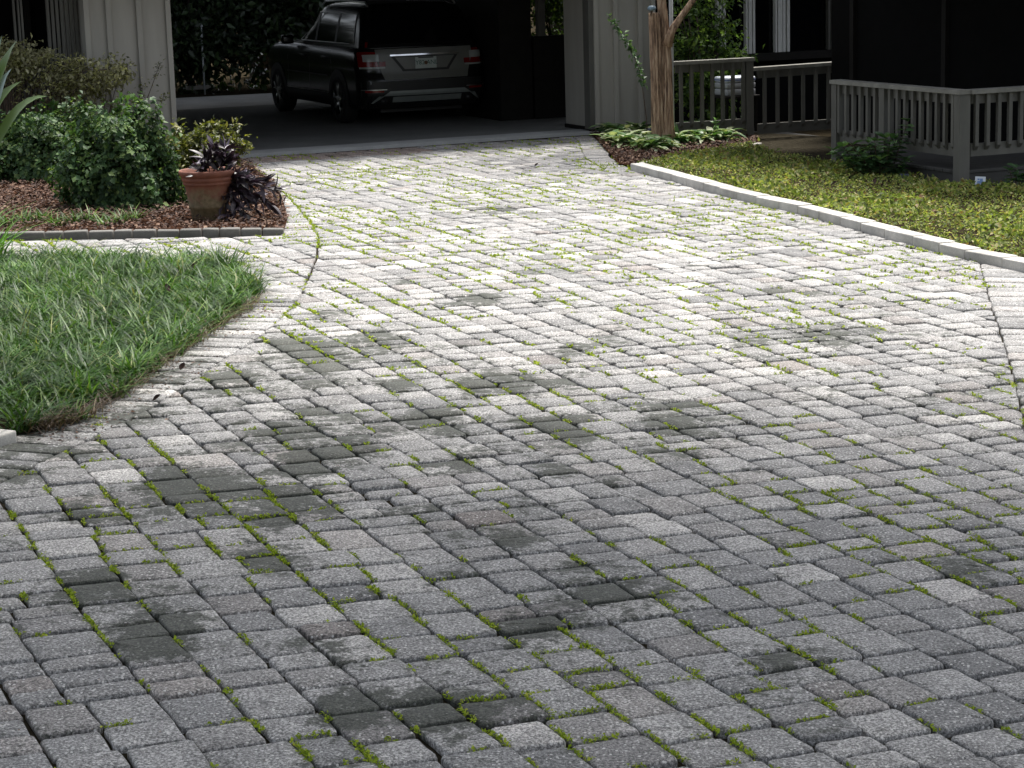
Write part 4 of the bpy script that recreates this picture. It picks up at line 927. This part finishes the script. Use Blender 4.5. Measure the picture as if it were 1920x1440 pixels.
# shrubs by the deck
def whorl_shrub(name, label, base, stems, mat, size, cat='shrub', nl=9):
    rt = empty(name, base, 0, label, cat); R_ = np.array(base); m = MB(); P, D = [], []
    for (px, py, dy) in stems:
        b = at(px, py, R_[1] + dy) - R_; a = np.array([b[0] * .35, b[1] * .35, 0]); md = (a + b) / 2 + [0, 0, .03]; sp = spline(a, md, b, 6); m.tube(sp, [.008, .007, .006, .005, .004, .003], 5)
        for f in np.linspace(.35, 1, nl):
            c_ = (1 - f) ** 2 * a + 2 * f * (1 - f) * md + f * f * b
            for j in range(4): az = rng.rand() * 6.28; P.append(c_); D.append((math.cos(az), math.sin(az), .25 + .5 * (f > .95)))
    m.build('stem', M['twig'], rt); P = np.array(P); D = np.array(D); n = len(P); L = size * rng.uniform(.7, 1.2, n); V, Q = leaves_big(P, D, np.tile([0, 0, 1.], (n, 1)) + rng.normal(size=(n, 3)) * .3, L, L * .42, droop=.3); mesh_np('foliage', V, Q, mat, rt, True); return rt
whorl_shrub('leafy_shrub', 'leafy green shrub with one tall shoot in front of the corner railing', gp(1650, 338), [(1562, 282, .1), (1580, 275, 0), (1598, 272, .1), (1610, 285, -.1), (1628, 268, .1), (1640, 264, -.05), (1660, 258, .1), (1668, 272, -.1), (1680, 260, 0), (1702, 228, 0), (1697, 300, -.1), (1620, 300, -.15), (1650, 300, -.15), (1588, 300, -.1), (1690, 318, -.1), (1605, 292, .15), (1672, 290, .1), (1636, 285, .15)], M['pitto'], .105)
whorl_shrub('small_shrub', 'small shrub in the dark gap below the deck near the right end', gp(1905, 352), [(1893, 320, 0), (1905, 315, 0), (1918, 330, 0), (1880, 345, 0), (1928, 322, 0), (1890, 350, -.1)], M['pitto'], .09, nl=4)
def sign(px0, px1, py0, py1, ybase, label, tilt, mt, ink):
    g0 = gp((px0 + px1) / 2, ybase); Y_ = g0[1]; a = at(px0, py1, Y_); b = at(px1, py0, Y_); rt = empty('plant_marker', g0, 0, label, 'sign', 'small plant markers'); R_ = g0
    w_ = b[0] - a[0]; h_ = b[2] - a[2]; cz = (a[2] + b[2]) / 2 - R_[2]
    m = MB(); m.box(-w_ / 2, w_ / 2, -.004, .004, cz - h_ / 2, cz + h_ / 2, .002); p_ = m.build('plate', M[mt], rt); p_.rotation_euler = (tilt, .06, 0)
    if ink:
        for (x0, x1, z0, z1) in ((-.3, -.05, -.3, .05), (-.05, .22, -.15, .3), (.05, .32, -.32, -.2), (-.28, -.1, .15, .3)):
            m = MB(); m.box(w_ * x0, w_ * x1, -.0062, -.0044, cz + h_ * z0, cz + h_ * z1); m.build('printed_mark', M['signblue'], p_)
    m = MB(); m.tube([(0, .012, -.03), (0, .012, cz)], .006, 5); m.build('stake', M['blackplastic'], rt)
sign(1827, 1847, 331, 350, 360, 'small white marker with blue print beside the corner post', -.1, 'signwhite', True)
sign(1687, 1704, 325, 341, 349, 'small blue grey marker under the leafy shrub', -.35, 'navy', False)
# patio things behind the far railing
tbp = hw(*[(onb(1378, 180, -1.6)[0]), -1.6]); tz = onb(1378, 178, -1.6)[1]
pt = empty('side_table', (tbp[0], tbp[1], 0), ANG, 'small dark patio table behind the far railing', 'table'); m = MB(); m.box(-.24, .24, -.2, .2, tz - .03, tz, .005); m.build('tabletop', M['dark_paint'], pt)
for sx in (-.2, .2):
    for sy in (-.16, .16): m = MB(); m.box(sx - .015, sx + .015, sy - .015, sy + .015, .05, tz - .031); m.build('leg', M['dark_paint'], pt)
z_ = tz + .002
for hgt_, lab, mt in ((.085, 'lowest pale cushion stacked on the patio table', 'cushion'), (.075, 'middle pale cushion stacked on the patio table', 'cushion'), (.07, 'top white cushion with a blue stripe on the patio table', 'signwhite')):
    m = MB(); m.box(-.2, .2, -.16, .16, 0, hgt_ - .004, .02); o = m.build('cushion', M[mt], None, True); o.location = (tbp[0], tbp[1], z_); o.rotation_euler = (0, 0, ANG); tag(o, lab, 'cushion', 'stacked patio cushions'); z_ += hgt_
    if mt == 'signwhite': m = MB(); m.box(-.2005, .2005, -.1615, .1615, .02, .035); m.build('stripe', M['bluestripe'], o)
# fallen leaves one can pick out
for i, (px, py, rz, lab) in enumerate([(1557, 349, .3, 'curled dark leaf on the ground cover near the leafy shrub'), (1640, 345, 1.4, 'small dark leaf on the ground cover below the shrub'), (356, 505, .8, 'curled dark leaf caught in the mondo grass'), (318, 547, 2, 'dark dead leaf deeper in the mondo grass'), (338, 694, 1.2, 'dark leaf lying on the paver border beside the lawn'), (286, 752, .2, 'tiny dark leaf standing on the paver border'), (1002, 312, .4, 'small dark leaf on the far pavers before the carport')]):
    hgt_ = .1 if i < 4 else .012; c = gp(px, py, hgt_); D = np.array([[math.cos(rz), math.sin(rz), .25]]); n_ = np.array([[0, -.4, 1.]]); V, Q = leaves_big(np.zeros((1, 3)), D, n_, [.07 if i < 4 else .05], [.035], droop=-.5, fold=.35); o = mesh_np('fallen_leaf', V, Q, M['deadleaf']); o.location = tuple(c); tag(o, lab, 'leaf', 'dead leaves lying about')

# ================================================================== car
cc = hw(-1.14, 2.72); car = empty('station_wagon', (cc[0], cc[1], .012), ANG, 'dark station wagon parked in the carport, seen from behind', 'car')
BODY = [(.22, .14, 4.70, .86, .24), (.30, .06, 4.78, .91, .25), (.42, .0, 4.83, .93, .25), (.60, .0, 4.84, .935, .25), (.66, .02, 4.84, .935, .25), (.72, .045, 4.83, .93, .25), (.80, .055, 4.82, .935, .25), (.92, .07, 4.75, .93, .25), (1.00, .085, 4.6, .905, .25), (1.04, .10, 4.4, .87, .25), (1.05, .14, 4.3, .80, .25)]
CAB = [(1.03, .10, 3.55, .855, .22), (1.08, .125, 3.45, .845, .22), (1.2, .155, 3.18, .82, .22), (1.35, .20, 2.92, .785, .22), (1.49, .26, 2.74, .74, .22), (1.58, .32, 2.62, .69, .22), (1.625, .43, 2.45, .58, .22), (1.64, .7, 2.1, .36, .2)]
def prof(tab, z):
    T = np.array(tab); return [np.interp(z, T[:, 0], T[:, k]) for k in range(1, 5)]
BOW = .055
def rear_y(tab, x, z):
    y0, y1, h, rc = prof(tab, z); ax = min(abs(x), h); y = y0 + BOW * (ax / h) ** 2
    if ax > h - rc: y += rc - math.sqrt(max(0, rc * rc - (ax - (h - rc)) ** 2))
    return y
def side_x(tab, y, z):
    y0, y1, h, rc = prof(tab, z); e = y0 + BOW + rc; rf = min(.7, (y1 - y0) * .25)
    if y < e: return h - rc + rc * math.sqrt(max(0, 1 - min(1, (e - y) / rc) ** 2))
    if y > y1 - rf: return h - .45 + .45 * math.sqrt(max(0, 1 - min(1, (y - y1 + rf) / rf) ** 2))
    return h
def ring(tab, z):
    y0, y1, h, rc = prof(tab, z); rf = min(.7, (y1 - y0) * .25); half = [(x, rear_y(tab, x, z)) for x in np.linspace(0, h - rc, 7)]
    for a in np.linspace(-math.pi / 2, 0, 8)[1:]: x = h - rc + rc * math.cos(a); half.append((x, rear_y(tab, x, z)))
    ye = half[-1][1]
    half += [(h, y) for y in np.linspace(ye, y1 - rf, 9)[1:]]
    for a in np.linspace(0, math.pi / 2, 9)[1:]: half.append((h - .45 + .45 * math.cos(a), y1 - rf + rf * math.sin(a)))
    half.append((0, y1)); return half + [(-x, y) for x, y in half[-2:0:-1]]
def loft(tab):
    V = []; Fc = []; zs = []
    for (z0, *_), (z1, *_) in zip(tab, tab[1:]): zs += [z0, (z0 + z1) / 2]
    zs.append(tab[-1][0])
    for z in zs:
        r_ = ring(tab, z); n = len(r_); V += [(x, y, z) for x, y in r_]
    for i in range(len(zs) - 1):
        for k in range(n): Fc.append((i * n + k, i * n + (k + 1) % n, (i + 1) * n + (k + 1) % n, (i + 1) * n + k))
    Fc.append(tuple(range(n))[::-1]); Fc.append(tuple((len(zs) - 1) * n + k for k in range(n))); return V, Fc
body = mesh_obj('body', *loft(BODY), M['carpaint'], car, True); cab = mesh_obj('roof', *loft(CAB), M['carpaint'], car, True)
def rear_patch(name, tab, zl, fl, fr, off, mat, par, nx=14):
    V, Fc = [], []
    for z in zl:
        for i in range(nx):
            x = fl(z) + (fr(z) - fl(z)) * i / (nx - 1); V.append((x, rear_y(tab, x, z) - off, z))
    for j in range(len(zl) - 1):
        for i in range(nx - 1): Fc.append((j * nx + i, j * nx + i + 1, (j + 1) * nx + i + 1, (j + 1) * nx + i))
    return mesh_obj(name, V, Fc, mat, par, True)
def side_patch(name, tab, zl, f0, f1, off, mat, par, sgn, ny=14):
    V, Fc = [], []
    for z in zl:
        for i in range(ny): y = f0(z) + (f1(z) - f0(z)) * i / (ny - 1); V.append((sgn * (side_x(tab, y, z) + off), y, z))
    for j in range(len(zl) - 1):
        for i in range(ny - 1): q = (j * ny + i, j * ny + i + 1, (j + 1) * ny + i + 1, (j + 1) * ny + i); Fc.append(q if sgn > 0 else q[::-1])
    return mesh_obj(name, V, Fc, mat, par, True)
zz_ = np.linspace
rw = lambda z: .735 - .10 * (z - 1.1) / .42
rear_patch('rear_window', CAB, zz_(1.10, 1.54, 8), lambda z: -rw(z), lambda z: rw(z), .008, M['glass'], car)
# tailgate panel with number plate recess
tg = lambda z: .60 + .10 * min(1, max(0, (z - .62) / .3))
tail = rear_patch('tailgate', BODY, zz_(.62, 1.03, 10), lambda z: -tg(z), lambda z: tg(z), .012, M['cartail'], car, 24)
V = [(-.40, .865), (-.46, .925), (.46, .925), (.40, .865), (.30, .765), (-.30, .765)]
rec = lambda z: .30 + .15 * min(1, max(0, (z - .735) / .19))
rear_patch('plate_recess_frame', BODY, zz_(.725, .925, 6), lambda z: -rec(z) - .035, lambda z: rec(z) + .035, .016, M['blackplastic'], tail, 16)
rear_patch('plate_recess', BODY, zz_(.755, .915, 6), lambda z: -rec(z) + .01, lambda z: rec(z) - .01, .020, M['cartail'], tail, 16)
rear_patch('chrome_strip', BODY, [.935, .945, .955], lambda z: -.5, lambda z: .5, .024, M['chrome'], tail, 20)
m = MB(); yp = rear_y(BODY, 0, .83) - .034; m.box(-.155, .155, yp, yp + .008, .755, .91, .003); plate = m.build('number_plate', M['plate'], tail)
plate_bits = []
def text_mesh(body_, size, loc, mat, par, name='lettering', align='CENTER', rot=(math.pi / 2, 0, 0)):
    cu = bpy.data.curves.new('text', 'FONT'); cu.body = body_; cu.size = size; cu.align_x = align; cu.align_y = 'CENTER'; cu.extrude = .0006; cu.resolution_u = 2
    to = bpy.data.objects.new('text', cu); col.objects.link(to); dg = bpy.context.evaluated_depsgraph_get(); me = bpy.data.meshes.new_from_object(to.evaluated_get(dg)); bpy.data.objects.remove(to); bpy.data.curves.remove(cu)
    me.materials.clear(); me.materials.append(mat); o = bpy.data.objects.new(name, me); col.objects.link(o); o.parent = par; o.location = loc; o.rotation_euler = rot; return o
car['reads'] = ''
del car['reads']
t1 = text_mesh('Y82', .085, (-.085, yp - .0015, .832), M['plateink'], tail); t2 = text_mesh('ANL', .085, (.09, yp - .0015, .832), M['plateink'], tail)
m = MB(); m.lathe([(0, -.001), (.026, -.001), (.026, .001), (0, .001)], 14); em = m.build('plate_emblem', M['orange'], tail); em.location = (0, yp - .0022, .83); em.rotation_euler = (math.pi / 2, 0, 0)
m = MB(); m.box(-.11, .11, yp - .004, yp - .001, .893, .907); m.build('plate_frame_bar', M['blackplastic'], tail)
for s_ in (-1, 1):
    def lx(z): return (.56 if z > .88 else .56)
    xo = lambda z: s_ * .925 * .985
    tl = empty('tail_light', (0, 0, 0)); tl.parent = car
    pr = lambda n_, zl, xa, xb, off, mt: rear_patch(n_, BODY, zl, (lambda z: min(xa, xb)), (lambda z: max(xa, xb)), off, M[mt], tl, 12)
    pr('red_lens', zz_(.80, 1.0, 6), s_ * .905, s_ * .665, .006, 'red'); pr('clear_lens', zz_(.87, .965, 5), s_ * .86, s_ * .66, .0165, 'clear'); pr('lower_lens', zz_(.775, .798, 3), s_ * .90, s_ * .58, .018, 'clear'); pr('inner_lens', zz_(.80, .868, 3), s_ * .66, s_ * .57, .018, 'red')
    rear_patch('upper_lens', CAB, zz_(1.06, 1.13, 4), (lambda z: min(s_ * (rw(z) + .03), s_ * (rw(z) + .055))), (lambda z: max(s_ * (rw(z) + .03), s_ * (rw(z) + .055))), .01, M['red'], tl, 4)
    rear_patch('reflector', BODY, zz_(.455, .485, 3), lambda z: min(s_ * .86, s_ * .62), lambda z: max(s_ * .86, s_ * .62), .006, M['red'], car, 6)
    rear_patch('bumper_trim', BODY, zz_(.488, .497, 2), lambda z: min(s_ * .90, s_ * .58), lambda z: max(s_ * .90, s_ * .58), .008, M['alloy'], car, 6)
    # side windows, trim line and door panels
    wz0, wz1 = 1.10, 1.50
    w0_ = lambda z: .55 + .22 * (z - 1.1); w1_ = lambda z: 3.05 - 1.15 * (z - 1.1)
    side_patch('side_window', CAB, zz_(wz0, wz1, 7), w0_, w1_, .006, M['glass'], car, s_)
    pts = [(s_ * (side_x(CAB, y, wz0) + .008), y, wz0) for y in zz_(w0_(wz0), w1_(wz0), 12)] + [(s_ * (side_x(CAB, w1_(z), z) + .008), w1_(z), z) for z in zz_(wz0, wz1, 6)[1:]] + [(s_ * (side_x(CAB, y, wz1) + .008), y, wz1) for y in zz_(w1_(wz1), w0_(wz1), 10)[1:]] + [(s_ * (side_x(CAB, w0_(z), z) + .008), w0_(z), z) for z in zz_(wz1, wz0, 6)[1:]]
    m = MB(); m.tube(pts, .006, 5); m.build('window_trim', M['alloy'], car, True)
    for yy in (1.28, 2.15): side_patch('pillar', CAB, zz_(wz0, wz1, 5), lambda z: yy, lambda z: yy + .08, .009, M['blackplastic'], car, s_, 4)
    side_patch('sill_cladding', BODY, zz_(.23, .42, 4), lambda z: 1.38, lambda z: 3.42, .008, M['blackplastic'], car, s_); side_patch('sill_trim', BODY, [.405, .417], lambda z: 1.42, lambda z: 3.38, .013, M['alloy'], car, s_)
    side_patch('door_moulding', BODY, [.64, .655], lambda z: 1.45, lambda z: 3.35, .006, M['blackplastic'], car, s_)
    for yy in (1.3, 2.28, 3.3): side_patch('door_gap', BODY, zz_(.44, 1.0, 5), lambda z: yy, lambda z: yy + .008, .003, M['blackplastic'], car, s_, 3)
    for yy in (1.5, 2.45): m = MB(); xx = s_ * (side_x(BODY, yy, .9) + .012); m.box(xx - .012, xx + .012, yy, yy + .2, .885, .91, .006); m.build('door_handle', M['carpaint'], car, True)
    m = MB(); xx = s_ * .64; m.tube([(xx, .5, 1.60), (xx, .6, 1.655), (xx, 1.6, 1.675), (xx, 2.3, 1.65), (xx, 2.42, 1.60)], .014, 6); m.build('roof_rail', M['alloy'], car, True)
    m = MB(); m.box(s_ * 1.0 - .09, s_ * 1.0 + .09, 3.02, 3.12, 1.04, 1.17, .03); m.build('mirror', M['carpaint'], car, True)
    for yw in (1.02, 3.83):
        side_patch('wheel_arch', BODY, zz_(.23, .74, 10), lambda z: yw - math.sqrt(max(.0004, .42 ** 2 - (z - .33) ** 2)), lambda z: yw + math.sqrt(max(.0004, .42 ** 2 - (z - .33) ** 2)), .010, M['blackplastic'], car, s_, 12)
        wh = empty('wheel', (s_ * .955, yw, .335)); wh.parent = car; sx = 1 if s_ > 0 else -1
        m = MB(); m.lathe([(.235, -.215 * sx), (.30, -.22 * sx), (.332, -.19 * sx), (.335, -.11 * sx), (.332, -.03 * sx), (.30, .0), (.245, .004 * sx), (.235, -.01 * sx), (.225, -.06 * sx)], 40, axis='x'); m.build('tyre', M['rubber'], wh, True)
        m = MB(); m.lathe([(.236, -.004 * sx), (.226, .0), (.21, -.03 * sx), (.20, -.12 * sx), (0, -.12 * sx)], 40, axis='x'); m.build('rim_barrel', M['blackplastic'], wh, True)
        m = MB()
        for k in range(5):
            a = 2 * math.pi * k / 5 + .3
            for da in (-.17, .17): m.tube([(-.012 * sx, .05 * math.cos(a), .05 * math.sin(a)), (-.006 * sx, .13 * math.cos(a + da * .5), .13 * math.sin(a + da * .5)), (-.012 * sx, .225 * math.cos(a + da * 1.3), .225 * math.sin(a + da * 1.3))], [.02, .012, .010], 6)
        m.lathe([(0, .002 * sx), (.03, .002 * sx), (.055, -.006 * sx), (.055, -.05 * sx)], 16, axis='x'); m.build('spokes', M['alloy'], wh, True)
bl = lambda z: .93
rear_patch('bumper', BODY, zz_(.235, .605, 9), lambda z: -.90, lambda z: .90, .004, M['blackplastic'], car, 24)
skp = lambda z: .70 - .16 * (z - .37) / .1
rear_patch('skid_plate', BODY, zz_(.405, .47, 4), lambda z: -skp(z), lambda z: skp(z), .03, M['skid'], car, 16)
rear_patch('skid_plate', BODY, zz_(.315, .39, 4), lambda z: -.50, lambda z: .50, .026, M['skid'], car, 16)
for s_ in (-1, 1):
    V = [(s_ * .70, rear_y(BODY, .70, .40) - .03, .405), (s_ * .79, rear_y(BODY, .79, .33) - .02, .31), (s_ * .76, rear_y(BODY, .76, .33) - .02, .31), (s_ * .62, rear_y(BODY, .62, .40) - .03, .405)]
    mesh_obj('skid_plate_wing', V, [(0, 1, 2, 3)], M['skid'], car)
    m = MB(); m.tube([(s_ * .62, .02, .335), (s_ * .62, .2, .335)], .045, 14); m.build('exhaust', M['blackplastic'], car, True)
m = MB(); m.box(-.6, .6, .25, 4.4, .17, .225); m.build('underbody', M['blackplastic'], car)

# ================================================================== trees and shrubs around the house
def big_shrub(name, label, c, rad, n, size, mat, cat='shrub', group=None):
    rt = empty(name, c, 0, label, cat, group); crown_leaves((0, 0, rad[2] * .78), rad, n, 70, size, .2, .2, mat, 'foliage', rt, .35); m = MB()
    for i in range(7):
        a = rng.rand() * 6.28; m.tube([(0, 0, 0), (math.cos(a) * rad[0] * .3, math.sin(a) * rad[1] * .3, rad[2] * .7), (math.cos(a) * rad[0] * .6, math.sin(a) * rad[1] * .6, rad[2] * 1.4)], [.03, .02, .008], 6)
    m.build('stem', M['bark'], rt); return rt
big_shrub('garden_shrub', 'sunlit green shrub seen through the opening above the half wall', hw(2.2, 5.6), (.9, .8, 1.2), 4200, .085, M['camellia'])
big_shrub('garden_shrub', 'darker shrub left of the sunlit one beyond the half wall', hw(1.2, 7.5), (.8, .8, 1.2), 3600, .10, M['woods'])
big_shrub('garden_shrub', 'dense bright leaved shrub between the tan trunk and the windows', (*hw(onb(1318, 100, -.95)[0], -.95)[:2], .15), (.48, .3, .92), 6000, .066, M['camellia'])
for i, (a, b, r, h_) in enumerate([(-9.5, 13.2, 1.6, 1.5), (-6.6, 13.6, 1.7, 1.7), (-3.9, 13.0, 1.5, 1.6), (-1.6, 13.5, 1.5, 1.7), (.7, 12.8, 1.4, 1.6)]):
    big_shrub('woodland_shrub', ['dark bushy shrub at the far left behind the back drive', 'dark shrub behind the thin white pole', 'dark shrub behind the front of the car', 'dark shrub behind the car roof', 'dark shrub seen right of the car'][i], hw(a, b), (r * 1.15, 1.1, h_), 11000, .15, M['woods'], group='shrubs behind the back drive')
for i, (a, b) in enumerate([(-6.2, 11.9), (-5.4, 11.75), (-4.6, 11.8), (-3.7, 11.7), (-2.8, 11.8), (-7.1, 12.0)]):
    rt = empty('low_plant', hw(a, b), 0, ['low green plant at the back drive edge beneath the white pole', 'second low plant right of the white pole', 'third low plant right of the white pole', 'low plant just left of the front wheel', 'low plant behind the car door', 'low plant left of the white pole'][i], 'plant', 'low plants along the back drive'); crown_leaves((0, 0, .18), (.4, .3, .25), 420, 20, .11, .3, .3, M['camellia'], 'foliage', rt)
pb = gp(384, 172); m = MB(); zt_ = at(380, 46, pb[1])[2]; m.tube([(0, 0, -.05), (0, 0, zt_ - .03)], .016, 8); o = m.build('garden_pole', M['pipe'], None, True); o.location = tuple(pb); tag(o, 'thin pale pole standing beyond the carport', 'pole'); m = MB(); m.lathe([(0, .03), (.02, .028), (.032, .01), (.032, -.02), (0, -.03)], 10, c=(0, 0, zt_ - .02)); m.build('cap', M['pipe'], o, True)
m = MB(); m.box(-.22, .22, -.08, .08, 0, .07, .02); o = m.build('border_stone', M['curb'], None, True); o.location = tuple(gp(372, 168)); o.rotation_euler = (0, 0, .3); tag(o, 'pale flat stone at the foot of the thin pole', 'stone')
def tree(label, base, h, tr, cc_, rad, n, ncl, size, mat, group=None):
    rt = empty('shade_tree', base, 0, label, 'tree', group); c = np.array(cc_, float); m = MB(); m.tube([(0, 0, -.2), (.02, 0, h * .3), c * [.3, .3, 0] + [0, 0, h * .62], c * [.7, .7, 0] + [0, 0, c[2]]], [tr * 1.3, tr, tr * .8, tr * .3], 12); m.build('trunk', M['bark'], rt, True)
    m = MB()
    for i in range(9):
        a = 2 * math.pi * i / 9 + rng.rand(); e = c + np.array([math.cos(a) * rad[0] * .75, math.sin(a) * rad[1] * .75, rng.uniform(-.3, .5) * rad[2]]); s0 = c * [.3, .3, 0] + np.array([0, 0, h * .6]); m.tube([s0, (s0 + e) / 2 + [0, 0, .5], e], [tr * .5, tr * .3, .03], 7)
    m.build('limb', M['bark'], rt, True); crown_leaves(c, rad, n, ncl, size, .16, .6, mat, 'crown', rt, .3); return rt
tree('broad shade tree left of the drive, spreading over the near pavers', (-7.5, 3.0, 0), 8, .3, (4.0, 5.2, 8.3), (6.8, 6.5, 1.8), 8200, 200, .30, M['oak'], 'shade trees over the near drive')
tree('broad shade tree right of the drive, spreading over the near pavers', (8.0, 3.0, 0), 8, .3, (-4.0, 5.2, 8.6), (6.8, 6.5, 1.8), 8200, 200, .30, M['oak'], 'shade trees over the near drive')
tree('shade tree standing behind the viewpoint', (1.5, -8, 0), 8, .3, (0, 4.0, 8.4), (9, 7, 1.8), 8300, 180, .30, M['oak'], 'shade trees over the near drive')
for i, (a, b) in enumerate([(-11, 17.5), (-5, 18), (1, 17.5), (7, 16)]):
    p = hw(a, b); tree(['tree at the far left of the woods behind the carport', 'second tree from the left in the woods behind the carport', 'third tree from the left in the woods behind the carport', 'tree at the right of the woods behind the house'][i], p, 9, .25, (1.5, -4.6, 6.5), (4.6, 5.0, 3.4), 15000, 220, .34, M['woods'], 'woods behind the house')
print('objects', len(bpy.data.objects), 'tris', sum(len(o.data.polygons) for o in bpy.data.objects if o.type == 'MESH'))
